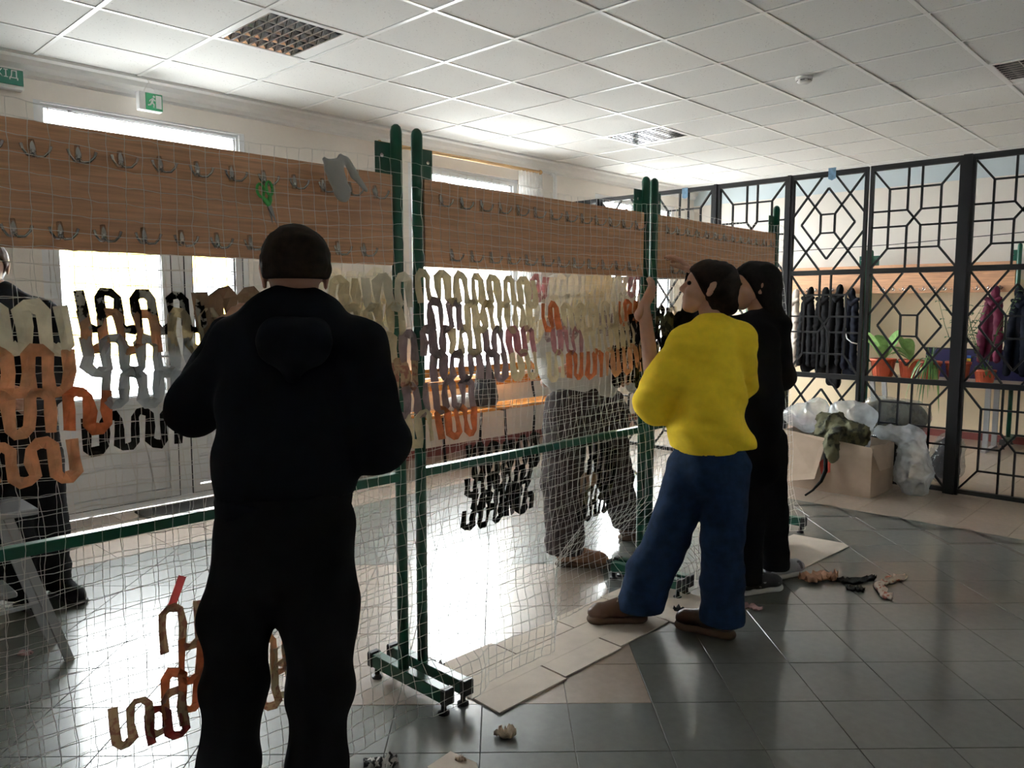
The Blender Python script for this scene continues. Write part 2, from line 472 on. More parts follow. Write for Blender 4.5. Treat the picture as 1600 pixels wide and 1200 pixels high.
for j in range(-4, 13):
    y = GY - GS * j
    if ROOM[2] < y < ROOM[3]: box('ceiling_runner', (ROOM[0], y - 0.012, CEIL_Z - 0.0012), (ROOM[1], y + 0.012, CEIL_Z + 0.004), M_tbar, ceiling)

# ---- recessed louvre lamps
def lamp_proto():
    e = empty('ceiling_light')
    b = MB()
    b.box((-0.30, -0.30, 0.10), (0.30, 0.30, 0.11)); 
    for s in (-1, 1):
        b.box((s * 0.30, -0.30, 0.0), (s * 0.296, 0.30, 0.105)); b.box((-0.30, s * 0.30, 0.0), (0.30, s * 0.296, 0.105))
    b.build('housing', M_white, e)
    f = MB()
    for s in (-1, 1):
        f.box((s * 0.298, -0.298, -0.001), (s * 0.276, 0.298, 0.006)); f.box((-0.276, s * 0.298, -0.001), (0.276, s * 0.276, 0.006))
    f.box((-0.276, -0.276, 0.003), (-0.262, 0.276, 0.008)); f.box((0.188, -0.276, 0.003), (0.276, 0.276, 0.008))
    f.build('frame', M_white, e)
    # four troughs along x with folded reflector sides
    pitch = 0.138
    sm = None; bl = None
    for c in range(4):
        y = (c - 1.5) * pitch
        rf = MB()
        for s in (-1, 1):
            yb, yt = y + s * 0.067, y + s * 0.040
            rf.add([(-0.262, yb, 0.002), (0.188, yb, 0.002), (0.188, yt, 0.062), (-0.262, yt, 0.062), (-0.262, yb - s * 0.002, 0.002), (0.188, yb - s * 0.002, 0.002)],
                   [(0, 1, 2, 3), (4, 5, 1, 0)])
        rf.build('reflector', M_alu, e)
        MB().tube([(-0.22, y, 0.078), (0.22, y, 0.078)], 0.013, 8).build('lamp_tube', M_tube, e, smooth=True)
        for k in range(9):
            x = -0.262 + 0.055 * k
            if bl is None:
                bl = MB().add([(0, -0.064, 0.002), (0, 0.064, 0.002), (0.004, 0.040, 0.050), (0.004, -0.040, 0.050), (0.010, -0.064, 0.002), (0.010, 0.064, 0.002), (0.006, 0.040, 0.050), (0.006, -0.040, 0.050)],
                              [(0, 1, 2, 3), (7, 6, 5, 4), (0, 4, 5, 1), (3, 2, 6, 7)])
                bl = mesh('louvre_blade', bl.V, bl.F); bl.materials.append(M_alu)
            link('louvre_blade', bl, None, e, loc=(x, y, 0))
    return e
lp = lamp_proto()
lamp_lab = ['square louvre ceiling light above the exit sign, showing rows of mirrored cells', 'square louvre ceiling light above the second green rack near the iron partition',
            'square louvre ceiling light beyond the smoke detector', None, None, None]
for n, (i, j) in enumerate(LAMPS):
    if lamp_lab[n] is None:
        x0, y1 = GX + GS * i, GY - GS * j
        continue
    o = lp if n == 0 else copy_tree(lp)
    o.location = (GX + GS * i + 0.3, GY - GS * j - 0.3, CEIL_Z)
    o.rotation_euler = (0, 0, 0)
    tag(o, lamp_lab[n], 'ceiling light', 'recessed ceiling lights')
for (i, j) in LAMPS[3:]:     # plain tiles over the unseen lamp places
    x0, y1 = GX + GS * i, GY - GS * j
    if x0 > ROOM[0]: link('ceiling_tile', cm, None, ceiling, loc=(x0 + 0.3, y1 - 0.3, CEIL_Z))

e = thing('smoke_detector', 'small round white smoke detector on the ceiling', 'smoke detector', (5.16, 2.30, CEIL_Z))
MB().lathe([(0.052, 0), (0.055, -0.004), (0.055, -0.018), (0.050, -0.022)], (5.16, 2.30, CEIL_Z + 0.002), 24).build('base', M_white, e, True)
MB().lathe([(0.046, 0), (0.046, -0.012), (0.038, -0.020), (0.020, -0.022)], (5.16, 2.30, CEIL_Z - 0.018), 24).build('cap', M_white, e, True)
b = MB()
for k in range(6):
    a = k * math.pi / 3 + 0.2
    b.bar((5.16 + 0.047 * math.cos(a - 0.3), 2.30 + 0.047 * math.sin(a - 0.3), CEIL_Z - 0.027), (5.16 + 0.047 * math.cos(a + 0.3), 2.30 + 0.047 * math.sin(a + 0.3), CEIL_Z - 0.027), 0.004, 0.006)
b.build('vent_slots', M_black, e)

# ================================================================== WALLS
def wall_with_openings():
    b = MB(); y0, y1 = WALL_Y, WALL_Y + 0.34
    xs = ROOM[0] - 0.2
    for (a, c, z0, z1) in OPENINGS:
        b.box((xs, y0, -0.1), (a, y1, CEIL_Z + 0.15)); b.box((a, y0, z1), (c, y1, CEIL_Z + 0.15))
        if z0 > 0: b.box((a, y0, -0.1), (c, y1, z0))
        xs = c
    b.box((xs, y0, -0.1), (FAR_X + 0.2, y1, CEIL_Z + 0.15))
    return b.build('wall_window', M_wall)
tag(wall_with_openings(), kind='structure')
tag(MB().box((FAR_X, ROOM[2] - 0.2, -0.1), (FAR_X + 0.2, WALL_Y + 0.3, CEIL_Z + 0.15)).build('wall_far', M_wall), kind='structure')
tag(box('wall_dado', (FAR_X - 0.006, ROOM[2], 0.07), (FAR_X, WALL_Y, 1.66), M_wall2), kind='structure')
tag(box('wall_back', (ROOM[0] - 0.2, ROOM[2] - 0.2, -0.1), (ROOM[0], WALL_Y + 0.3, CEIL_Z + 0.15), M_wall3), kind='structure')  # unseen wall, like wall_side whitened and placed to throw light back
tag(box('wall_side', (ROOM[0], ROOM[2] - 0.2, -0.1), (FAR_X, ROOM[2], CEIL_Z + 0.15), M_wall3), kind='structure')
M_pale = mat('pale_blue_band', (0.62, 0.70, 0.74), 0.7)
tag(box('trim_1', (FAR_X - 0.012, ROOM[2], 2.70), (FAR_X, WALL_Y, CEIL_Z), M_pale), kind='structure')
M_redb = mat('dark_red_baseboard', (0.20, 0.05, 0.045), 0.5, vary=0.1)
tag(box('baseboard_far', (FAR_X - 0.016, ROOM[2], 0.0), (FAR_X - 0.0005, WALL_Y, 0.075), M_redb), kind='structure')
# stepped cornice along the window wall
prof = [(0, 0), (0.10, 0), (0.10, -0.018), (0.075, -0.030), (0.060, -0.060), (0.030, -0.085), (0.022, -0.110), (0.008, -0.118), (0, -0.125)]
b = MB(); n = len(prof)
b.add([(xx, WALL_Y - p[0], CEIL_Z + 0.003 + p[1]) for xx in (ROOM[0], ROOM[1]) for p in prof], [(i, n + i, n + (i + 1) % n, (i + 1) % n) for i in range(n)])
tag(b.build('trim_cornice', M_white), kind='structure')
b = MB()
for (xa, xb) in ((ROOM[0], 1.51), (2.89, FAR_X)): b.box((xa, WALL_Y - 0.014, 0), (xb, WALL_Y, 0.08))
tag(b.build('baseboard_window', M_redb), kind='structure')

# ---- glazing
def frame_rect(b, x0, x1, z0, z1, y, w, t):
    b.box((x0, y - t / 2, z0), (x0 + w, y + t / 2, z1)); b.box((x1 - w, y - t / 2, z0), (x1, y + t / 2, z1))
    b.box((x0 + w, y - t / 2, z0), (x1 - w, y + t / 2, z0 + w)); b.box((x0 + w, y - t / 2, z1 - w), (x1 - w, y + t / 2, z1))
YG = WALL_Y + 0.05
def pane(par, x0, x1, z0, z1):
    return box('pane', (x0, YG - 0.003, z0), (x1, YG + 0.003, z1), M_glass, par)
def sash(par, x0, x1, z0, z1, w=0.055, name='sash'):
    b = MB(); frame_rect(b, x0, x1, z0, z1, YG, w, 0.05); s = b.build(name, M_pvc, par)
    g = MB(); frame_rect(g, x0 + w - 0.002, x1 - w + 0.002, z0 + w - 0.002, z1 - w + 0.002, YG, 0.006, 0.03); g.build('gasket', M_seal, s)
    pane(s, x0 + w + 0.003, x1 - w - 0.003, z0 + w + 0.003, z1 - w - 0.003)
    return s
# door unit
b = MB(); frame_rect(b, 1.51, 2.89, 0.0, 2.66, YG - 0.02, 0.04, 0.05); b.V = [(x_, y_, z_ + (0.028 if abs(z_ - 2.62) < 1e-6 else 0)) for x_, y_, z_ in b.V]; b.box((2.315, YG - 0.03, 0.04), (2.405, YG + 0.03, 2.10)); b.box((1.55, YG - 0.03, 2.10), (2.85, YG + 0.03, 2.16))
door = tag(b.build('door_1', M_pvc), kind='structure')
sash(door, 1.55, 2.85, 2.16, 2.648, 0.020)
def leaf(x0, x1):
    z0 = 0.04
    b = MB(); frame_rect(b, x0, x1, z0, 2.10, YG, 0.055 if x1 - x0 < 0.6 else 0.062, 0.07)
    w = 0.06
    b.box((x0 + w, YG - 0.035, 0.70), (x1 - w, YG + 0.035, 0.775))
    lf = b.build('door_leaf', M_pvc, door)
    g = MB(); frame_rect(g, x0 + w - 0.002, x1 - w + 0.002, 0.773, 2.042, YG, 0.008, 0.05)
    frame_rect(g, x0 - 0.004, x1 + 0.004, z0 - 0.003, 2.103, YG - 0.03, 0.006, 0.012); g.build('gasket', M_seal, lf)
    pane(lf, x0 + w + 0.004, x1 - w - 0.004, 0.78, 2.036)
    for (za, zb) in ((0.105, 0.30), (0.315, 0.50), (0.515, 0.69)):
        box('infill_panel', (x0 + w, YG - 0.012, za), (x1 - w, YG + 0.012, zb), M_pvc, lf, 0.003)
    box('backing_panel', (x0 + w, YG - 0.004, 0.10), (x1 - w, YG + 0.004, 0.70), M_pvc, lf)
    return lf
l1 = leaf(1.552, 2.312); leaf(2.408, 2.848)
hb = MB().tube([(2.285, YG - 0.04, 1.05), (2.285, YG - 0.09, 1.05), (2.17, YG - 0.09, 1.05)], 0.009, 8); hb.box((2.27, YG - 0.045, 0.98), (2.30, YG - 0.034, 1.13)); hb.build('door_handle', M_chrome, l1)
# windows
def window(n, x0, x1, mull):
    b = MB(); frame_rect(b, x0, x1, 0.74, 2.66, YG, 0.03, 0.06)
    w = tag(b.build('window_%d' % n, M_pvc), kind='structure')
    xs = [x0 + 0.03] + mull + [x1 - 0.03]
    for a, c in zip(xs[:-1], xs[1:]): sash(w, a, c, 0.77, 2.63, 0.03)
    box('window_sill', (x0 - 0.05, WALL_Y - 0.10, 0.705), (x1 + 0.05, YG - 0.025, 0.740), M_pvc, w, 0.004)
    return w
window(1, 4.42, 5.84, []); window(2, 7.09, 8.75, [7.92])

# ================================================================== OUTSIDE
M_snow = mat('pale_outdoor_ground', (0.78, 0.78, 0.78), 0.9, vary=0.05, scale=0.5)
tag(box('ground_outside', (-60, WALL_Y + 0.34, -0.3), (80, 90, -0.2), M_snow), kind='structure')
M_yb = mat('yellow_render', (0.80, 0.55, 0.12), 0.9, vary=0.05, scale=1)
M_pb = mat('pale_render', (0.80, 0.76, 0.70), 0.9, vary=0.05, scale=1)
M_pane = mat('dark_window_glass', (0.25, 0.28, 0.32), 0.15)
def house(name, label, x0, x1, y0, h, m, band):
    e = thing(name, label, 'building', ((x0 + x1) / 2, y0 + 3, -0.2))
    box('facade', (x0, y0, -0.2), (x1, y0 + 6, h), m, e)
    box('roof', (x0 - 0.3, y0 - 0.3, h), (x1 + 0.3, y0 + 6.3, h + 0.25), M_pb, e)
    n = int((x1 - x0) / 2.4); w = (x1 - x0) / n
    for i in range(n):
        for fl_ in range(int((h - 0.4) / 2.6)):
            xa, za = x0 + w * i + w * 0.28, 0.7 + 2.6 * fl_
            wn = box('window', (xa - 0.08, y0 - 0.06, za - 0.08), (xa + w * 0.44 + 0.08, y0 + 0.02, za + 1.38), M_pb, e)
            box('pane', (xa, y0 - 0.07, za), (xa + w * 0.44, y0 - 0.055, za + 1.3), M_pane, wn)
    for fl_ in range(int(h / 2.6)):
        box('string_course', (x0, y0 - 0.12, 2.3 + 2.6 * fl_), (x1, y0, 2.55 + 2.6 * fl_), band, e)
    return e
house('far_building', 'yellow building far outside behind the glazed door', 9.0, 16.0, 24.0, 3.3, M_yb, M_pb)
M_ob = mat('orange_render', (0.75, 0.33, 0.10), 0.9)
house('far_building', 'pale building with orange bands far outside the curtained window', 26.0, 37.0, 26.0, 5.6, M_pb, M_ob)

# ================================================================== COAT RACKS
def rack_proto(L_):
    e = empty('coat_rack')
    for s, x in ((1, 0.0), (-1, L_)):
        MB().tube([(x, 0, 0.085), (x, 0, 1.985), (x, 0, 2.0), (x, 0, 2.008)], [0.0205, 0.0205, 0.016, 0.007], 14).build('post', M_green, e, True)
        f = box('foot', (x - 0.021, -0.225, 0.045), (x + 0.021, 0.165, 0.095), M_green, e, 0.003)
        for y in (-0.225, 0.165):
            sg = -1 if y < 0 else 1
            MB().box((x - 0.0235, y - 0.028 * (sg < 0) , 0.042), (x + 0.0235, y + 0.028 * (sg > 0), 0.099), 0.004).build('end_cap', M_black, f)
            MB().lathe([(0.021, 0), (0.021, 0.008), (0.010, 0.014), (0.009, 0.05)], (x, y - sg * 0.005, 0.0), 12).build('levelling_foot', M_black, f)
        pl = box('bracket_plate', (x + s * 0.012, 0.010, 1.58), (x + s * 0.078, 0.015, 1.945), M_green, e)
        MB().lathe([(0.0, 0), (0.007, 0.0), (0.007, 0.003), (0, 0.004)], (0, 0, 0), 10).build('bolt', M_chrome, pl, loc=(x + s * 0.055, 0.009, 1.90), rot=(math.pi / 2, 0, 0))
    box('lower_rail', (0.015, -0.015, 0.783), (L_ - 0.015, 0.015, 0.813), M_green, e, 0.002)
    bd = box('hook_board', (0.024, -0.010, 1.535), (L_ - 0.024, 0.009, 1.838), M_board, e, 0.002)
    hk = MB()
    hk.tube([(0, -0.0105, 0.022), (0, -0.0155, 0.0), (0, -0.0155, -0.020)], [0.0065, 0.0085, 0.0085], 8)
    for s in (-1, 1):
        hk.tube([(0, -0.014, -0.010), (s * 0.006, -0.030, -0.020), (s * 0.018, -0.040, -0.019), (s * 0.028, -0.044, -0.007), (s * 0.032, -0.045, 0.006)], [0.0042, 0.0038, 0.0034, 0.0034, 0.0042], 7)
    hm = mesh('hook', hk.V, hk.F, True); hm.materials.append(M_chrome)
    n = int((L_ - 0.16) / 0.1)
    for k in range(n + 1):
        link('hook', hm, None, bd, loc=(L_ - 0.10 - 0.1 * k, 0, 1.770))
        if k < n: link('hook', hm, None, bd, loc=(L_ - 0.15 - 0.1 * k, 0, 1.580))
    return e
RL = 1.395
RACK_Y = 2.165
rp = rack_proto(RL)
racks = [((0.285, RACK_Y, 0), 0.0, 'green metal coat rack with brown hook board, the one holding the green scissors'),
         ((1.77, RACK_Y, 0), 0.0, 'green metal coat rack with brown hook board between two other racks in the row'),
         ((3.235, RACK_Y, 0), 0.03, 'green metal coat rack with brown hook board at the row end by the iron partition'),
         ((8.99, 4.62, 0), -math.pi / 2, 'green coat rack against the far wall hung with dark jackets'),
         ((8.99, 3.17, 0), -math.pi / 2, 'green coat rack against the far wall behind the potted plants')]
for n, (l, r, lab) in enumerate(racks):
    o = rp if n == 0 else copy_tree(rp)
    o.location = l; o.rotation_euler = (0, 0, r); tag(o, lab, 'coat rack', 'green coat racks')

# ================================================================== NETS
class Net:
    def __init__(s, name, label, nx, nz, x0, ztop, fy, seed, cell=0.042, sway=0.012, tilt=0.0, loc=None):
        r = np.random.default_rng(seed); s.cell = cell; s.x0 = x0; s.ztop = ztop; s.name = name
        I, J = np.meshgrid(np.arange(nx), np.arange(nz), indexing='ij')
        x = x0 + cell * I; z = ztop - cell * 0.995 * J
        low = np.clip((1.55 - z) / 1.5, 0, 1)
        P0 = np.stack([x * 1.0, z * 1.0, 0 * x], -1)
        dx = sway * (0.35 + low) * noise3(P0 * [1, 1.4, 1], seed, 7.0) * 1.8 + 0.003 * noise3(P0, seed + 1, 20)
        dz = 0.010 * noise3(P0, seed + 2, 9) * 1.5 - 0.016 * np.sin(np.pi * ((x - 0.285) % 1.47) / 1.47) ** 2 + tilt * (x - 1.5) * low
        dy = 0.016 * low * noise3(P0, seed + 3, 10) * 2 + 0.004 * noise3(P0, seed + 4, 30)
        z = np.maximum(z + dz + r.normal(size=x.shape) * 0.0014, 0.006)
        s.P = np.stack([x + dx + r.normal(size=x.shape) * 0.0014, fy(x, z) + dy, z], -1)
        if seed == 5:
            y_, x_, z_ = s.P[..., 1], s.P[..., 0], s.P[..., 2]
            y_ = np.maximum(y_, 2.145 - 0.8 * np.maximum(0, np.abs(x_ - 2.75) - 0.24) - 0.8 * np.maximum(0, z_ - 0.32))
            for xf, yf in ((0.285, 1.902), (1.68, 1.902), (1.77, 1.902), (3.165, 1.902), (3.243, 1.902), (4.64, 1.944)):
                y_ = np.minimum(y_, yf + 1.2 * np.maximum(0, np.abs(x_ - xf) - 0.072) + 1.2 * np.maximum(0, z_ - 0.15))
            s.P[..., 1] = y_
        s.fy = fy
        s.nx, s.nz = nx, nz
        s.e = thing(name, label, 'net', loc if loc else (x0 + nx * cell / 2, float(fy(np.array(2.0), np.array(0.0))), 0.0), 'white string nets hung on the racks')
        P = s.P
        A = np.concatenate([P[:-1].reshape(-1, 3), P[:, :-1].reshape(-1, 3)]); B = np.concatenate([P[1:].reshape(-1, 3), P[:, 1:].reshape(-1, 3)])
        # each cord piece bends a little halfway
        Mi = (A + B) / 2 + r.normal(size=A.shape) * [0.0012, 0.0012, 0.0012]
        A2 = np.concatenate([A, Mi]); B2 = np.concatenate([Mi, B])
        ax = B2 - A2; ax /= np.linalg.norm(ax, axis=1)[:, None] + 1e-9
        u = np.cross(ax, np.array([0.3, 1.0, 0.2])); u /= np.linalg.norm(u, axis=1)[:, None] + 1e-9; v = np.cross(ax, u)
        rad = 0.0010 if seed == 5 else 0.0008
        ring = [u * math.cos(a) * rad + v * math.sin(a) * rad for a in (0, 2.094, 4.189)]
        V = np.stack([A2 + ring[0], A2 + ring[1], A2 + ring[2], B2 + ring[0], B2 + ring[1], B2 + ring[2]], 1).reshape(-1, 3)
        n = len(A2); base = (np.arange(n) * 6)[:, None]
        F = np.concatenate([base + f for f in ([[0, 1, 4, 3]], [[1, 2, 5, 4]], [[2, 0, 3, 5]])])
        me = bpy.data.meshes.new('string_mesh'); me.from_pydata(V.tolist(), [], F.tolist()); me.update()
        o = link('string_mesh', me, M_string, s.e); o['kind'] = 'stuff'
    def at(s, i, j):
        i = min(max(i, 0), s.nx - 1.001); j = min(max(j, 0), s.nz - 1.001)
        a, b = int(i), int(j); u, v = i - a, j - b; P = s.P
        return (P[a, b] * (1 - u) + P[a + 1, b] * u) * (1 - v) + (P[a, b + 1] * (1 - u) + P[a + 1, b + 1] * u) * v
    def index(s, px, py):
        y = 2.05
        for _ in range(6):
            q = on_y(px, py, y); y = float(s.fy(np.array(q[0]), np.array(q[2])))
        q = on_y(px, py, y)
        return (q[0] - s.x0) / s.cell, (s.ztop - q[2]) / (s.cell * 0.995)
def fy_front(x, z):
    t = np.clip((1.58 - z) / 1.58, 0, 1)
    return 2.098 - 0.155 * t ** 0.8 + 0.03 * np.clip(x - 3.24, 0, 2)
def fy_back(x, z):
    t = np.clip((1.60 - z) / 1.6, 0, 1)
    return 2.255 + 0.19 * t + 0.03 * np.clip(x - 3.24, 0, 2)
netF = Net('camouflage_net', 'white string net with woven fabric strips hanging over the front of the green racks', 106, 45, 0.18, 1.872, fy_front, 5)
netB = Net('camouflage_net', 'second white string net hanging behind the hook boards of the green racks', 104, 43, 0.22, 1.80, fy_back, 9, tilt=0.05)

def fabric(name, c, **k):
    return mat('strip_' + name, c, 0.9, spec=0.15, transl=k.pop('t', 0.50), **k)
FB = {
    'cream': fabric('cream', (0.74, 0.66, 0.50), vary=0.12, scale=30), 'ivory': fabric('ivory', (0.80, 0.76, 0.66), vary=0.10, scale=30),
    'grey': fabric('grey', (0.66, 0.68, 0.70), vary=0.08, scale=20, t=0.45), 'tan': fabric('tan', (0.33, 0.245, 0.18), vary=0.12, scale=20),
    'orange': fabric('orange', (0.62, 0.27, 0.14), vary=0.25, scale=35), 'pink': fabric('pink', (0.55, 0.32, 0.33), vary=0.2, scale=30),
    'peach': fabric('peach', (0.68, 0.43, 0.28), vary=0.25, scale=26), 'lilac': fabric('lilac', (0.42, 0.34, 0.34), vary=0.15, scale=30),
    'black': fabric('black', (0.012, 0.012, 0.012), vary=0.3, scale=20, t=0.05), 'camo': fabric('camo', (0.55, 0.53, 0.48), col2=(0.014, 0.014, 0.012), thresh=(0.50, 0.53), scale=42, t=0.12),
    'red': fabric('red', (0.36, 0.10, 0.09), vary=0.3, scale=30), 'olive': fabric('olive', (0.10, 0.10, 0.055), col2=(0.02, 0.022, 0.014), thresh=(0.45, 0.5), scale=25, t=0.1),
    'plaid': fabric('plaid', (0.58, 0.46, 0.32), col2=(0.42, 0.24, 0.20), thresh=(0.44, 0.5), scale=55), 'coral': fabric('coral', (0.75, 0.25, 0.25), vary=0.1),
}
def strip(net, i0, j0, n, H, m, up=False, w=0.025, side=-1, name='fabric_strip'):
    w = w * 1.12
    """ribbon woven as a square meander: n uprights, one cell apart, H cells tall"""
    path = []; i = i0; top = not up
    ja, jb = j0, j0 + H; c = 0.30
    for k in range(n):
        a_, b_ = (ja, jb) if top else (jb, ja); sg = 1 if b_ > a_ else -1
        if k > 0: path.append((i - c, a_ + sg * .04)); path.append((i, a_ + sg * c * 1.1))
        else: path.append((i, a_))
        path.append((i + random.uniform(-.06, .06), (a_ + b_) / 2))
        if k < n - 1: path.append((i, b_ - sg * c * 1.1)); path.append((i + c, b_ - sg * .04))
        else: path.append((i, b_))
        top = not top; i += 1
    Pp = np.array([net.at(a_ + random.uniform(-.05, .05), b_ + random.uniform(-.05, .05)) + np.array([0, side * (0.004 + random.uniform(0, 0.007)), 0]) for a_, b_ in path]); nn = len(Pp)
    T = np.gradient(Pp, axis=0); T /= np.linalg.norm(T, axis=1)[:, None] + 1e-9
    nv = np.array([0, 1.0, 0.08]); W = np.cross(T, nv); W /= np.linalg.norm(W, axis=1)[:, None] + 1e-9
    V = []; F = []
    ph = random.uniform(0, 6.28)
    for k in range(nn):
        ww = w * random.uniform(0.80, 1.25) / 2
        tw = 0.30 * math.sin(ph + k * 0.9) + random.uniform(-.25, .25)
        wd = W[k] * math.cos(tw) + nv * math.sin(tw)
        th = np.cross(T[k], wd) * 0.0012
        puff = np.cross(T[k], wd) * random.uniform(0.0, 0.004)
        V += [Pp[k] - wd * ww - th, Pp[k] - th - puff, Pp[k] + wd * ww - th, Pp[k] + wd * ww + th, Pp[k] + th + puff * 0.5, Pp[k] - wd * ww + th]
    V = [np.array([v_[0], v_[1], max(v_[2], 0.0075)]) for v_ in V]
    for k in range(nn - 1):
        for q in range(6): F.append((k * 6 + q, k * 6 + (q + 1) % 6, k * 6 + 6 + (q + 1) % 6, k * 6 + 6 + q))
    F += [tuple(range(5, -1, -1)), tuple((nn - 1) * 6 + q for q in range(6))]
    return link(name, mesh(name, V, F, False), m, net.e)
def cluster(net, x0, y0, x1, y1, rows, H=2.4, drop=0.0, w=0.025, side=-1, step=5):
    ia, ja = net.index(x0, y0); ib, jb = net.index(x1, y0); _, jc = net.index((x0 + x1) / 2, y1); _, jm = net.index((x0 + x1) / 2, y0)
    ia, ib = int(round(ia)), int(round(ib)); nr = max(1, int(round((jc - jm) / H)))
    for r in range(nr):
        pal = rows[r % len(rows)]; i = ia + (r % 2) ; end = ib
        while i < end:
            n = min(random.choice((step - 2, step - 1, step, step + 1)), end - i + 1)
            if n >= 2 and random.random() >= drop:
                strip(net, i, jm + r * (H - .12), n, H, FB[random.choice(pal)], up=(r + i) % 2 == 0, w=w, side=side)
            i += n
# left tan and orange patch
cluster(netF, -60, 478, 110, 560, [['cream', 'ivory', 'plaid']], H=2.4, w=0.030)
cluster(netF, -60, 545, 130, 640, [['cream', 'plaid', 'peach']], H=2.4, w=0.027)
cluster(netF, -60, 610, 190, 705, [['orange', 'peach', 'plaid']], H=2.3, w=0.024)
cluster(netF, -60, 695, 105, 775, [['tan', 'peach', 'plaid']], H=2.2, w=0.024)
# camouflage meander the man works on, running into the tan strip
ia, ja = netF.index(128, 452); strip(netF, round(ia), ja, 8, 2.2, FB['camo'], w=0.019)
ib, jb = netF.index(318, 455); strip(netF, round(ib), jb, 5, 2.5, FB['tan'], w=0.034)
cluster(netF, 140, 482, 330, 520, [['peach', 'cream', 'grey']], H=2.2, w=0.022)
cluster(netF, 132, 520, 345, 612, [['grey'], ['grey', 'ivory']], H=2.0, w=0.024)
# pale patch around the paired posts
cluster(netF, 508, 432, 640, 640, [['ivory', 'cream'], ['cream', 'ivory'], ['cream', 'lilac'], ['lilac', 'plaid'], ['peach', 'lilac']], H=2.3, w=0.028)
cluster(netF, 650, 432, 830, 600, [['cream'], ['lilac', 'cream'], ['lilac', 'pink', 'cream'], ['lilac', 'cream']], H=2.3, w=0.027)
cluster(netF, 610, 600, 752, 668, [['lilac', 'peach', 'plaid'], ['cream', 'orange', 'plaid']], H=2.3, w=0.025)
# crowded patch before the white top
cluster(netF, 852, 470, 995, 600, [['cream', 'orange', 'ivory'], ['pink', 'orange', 'cream'], ['cream', 'peach', 'orange'], ['orange', 'peach', 'cream']], H=2.5, w=0.021)
cluster(netB, 840, 430, 1000, 545, [['ivory', 'cream', 'pink'], ['cream', 'ivory'], ['cream', 'lilac']], H=2.4, w=0.026, side=1)
cluster(netF, 985, 492, 1062, 610, [['black', 'olive'], ['black']], H=2.6, w=0.030)
cluster(netB, 970, 480, 1060, 600, [['black', 'cream'], ['black']], H=2.6, w=0.028, side=1)
# black patches on the net behind
cluster(netB, 742, 690, 838, 835, [['black'], ['black'], ['black'], ['black']], H=1.9, w=0.026, side=1)
cluster(netB, 915, 700, 962, 835, [['black', 'olive'], ['black'], ['black', 'tan']], H=2.2, w=0.022, side=1)
ia, ja = netB.index(128, 640); strip(netB, round(ia), ja, 7, 2.3, FB['black'], w=0.022, side=1)
cluster(netB, 500, 425, 630, 520, [['black', 'ivory'], ['ivory', 'cream'], ['ivory']], H=2.3, w=0.03, side=1)
# lone chain near the floor
for (a, b, n, H, c, up) in ((250, 945, 3, 2.6, 'plaid', True), (272, 990, 3, 2.6, 'orange', False), (255, 1040, 3, 2.7, 'orange', True), (192, 1090, 5, 2.6, 'plaid', False), (240, 1095, 3, 2.4, 'red', True),
                            (402, 985, 3, 2.5, 'peach', True), (400, 1030, 3, 3.0, 'plaid', False), (415, 1000, 2, 3.5, 'cream', False)):
    ia, ja = netF.index(a, b); strip(netF, round(ia), ja, n, H, FB[c], up=up, w=0.020)
ia, ja = netF.index(283, 895); q0 = netF.at(ia, ja); q1 = netF.at(*netF.index(263, 950))
MB().bar(q0, q1, 0.020, 0.003, (0.2, 1, 0)).build('loose_end', FB['coral'], netF.e)
# black ends beyond the people, at the partition end
cluster(netF, 1190, 500, 1222, 640, [['black', 'olive']], H=2.5, w=0.030)
cluster(netF, 1178, 690, 1215, 860, [['black', 'olive'], ['black', 'cream'], ['black']], H=2.5, w=0.030)

# ================================================================== THINGS HUNG ON THE BOARDS
M_gpl = mat('bright_green_plastic', (0.06, 0.42, 0.08), 0.35); M_steel = mat('steel', (0.45, 0.45, 0.46), 0.25, metal=1.0)
c = on_y(408, 283, 2.075)
e = thing('scissors', 'open scissors with bright green handles hanging from a hook of the board', 'scissors', c)
piv = on_y(421, 322, 2.088); t1 = on_y(433, 352, 2.078); t2 = on_y(427, 350, 2.076)
for (h0, h1, h2, h3, tip, dy) in (((400, 290), (404, 308), (414, 304), (410, 288), t1, 0.0), ((415, 284), (417, 304), (427, 303), (424, 287), t2, 0.004)):
    pts = [on_y(*q, (2.119 if q[1] < 295 else 2.103) - dy * .5) for q in (h0, h1, h2, h3)]
    cen = sum(pts) / 4; ring = []
    for k in range(13):
        a = 2 * math.pi * k / 12; ring.append(cen + (pts[3] + pts[2] - pts[0] - pts[1]) * 0.25 * math.cos(a) + (pts[0] + pts[3] - pts[1] - pts[2]) * 0.30 * math.sin(a))
    hb = MB().tube(ring, 0.0042, 7); low = (pts[1] + pts[2]) / 2
    hb.tube([low, (low + piv) / 2, piv + np.array([0, dy, 0])], [0.005, 0.0075, 0.0055], 7); hb.build('handle', M_gpl, e, True)
    ax = np.array(tip) - piv; s = np.cross(ax, [0, 1, 0]); s /= np.linalg.norm(s)
    MB().add([piv + s * 0.007 + [0, dy, 0], piv - s * 0.006 + [0, dy, 0], tip + [0, dy, 0], piv + s * 0.007 + [0, dy - .002, 0], piv - s * 0.006 + [0, dy - .002, 0], np.array(tip) + [0, dy - .002, 0]],
             [(0, 1, 2), (5, 4, 3), (0, 3, 4, 1), (1, 4, 5, 2), (2, 5, 3, 0)]).build('blade', M_steel, e)
MB().lathe([(0, 0), (0.004, 0), (0.004, 0.008), (0, 0.008)], (0, 0, 0), 8).build('pivot_screw', M_steel, e, loc=tuple(piv + np.array([0, 0.006, 0])), rot=(math.pi / 2, 0, 0))
M_rag = mat('white_latex', (0.62, 0.62, 0.60), 0.5, transl=0.25, vary=0.04)
yb = 2.083
g = lambda a, b, y=yb: on_y(a, b, y)
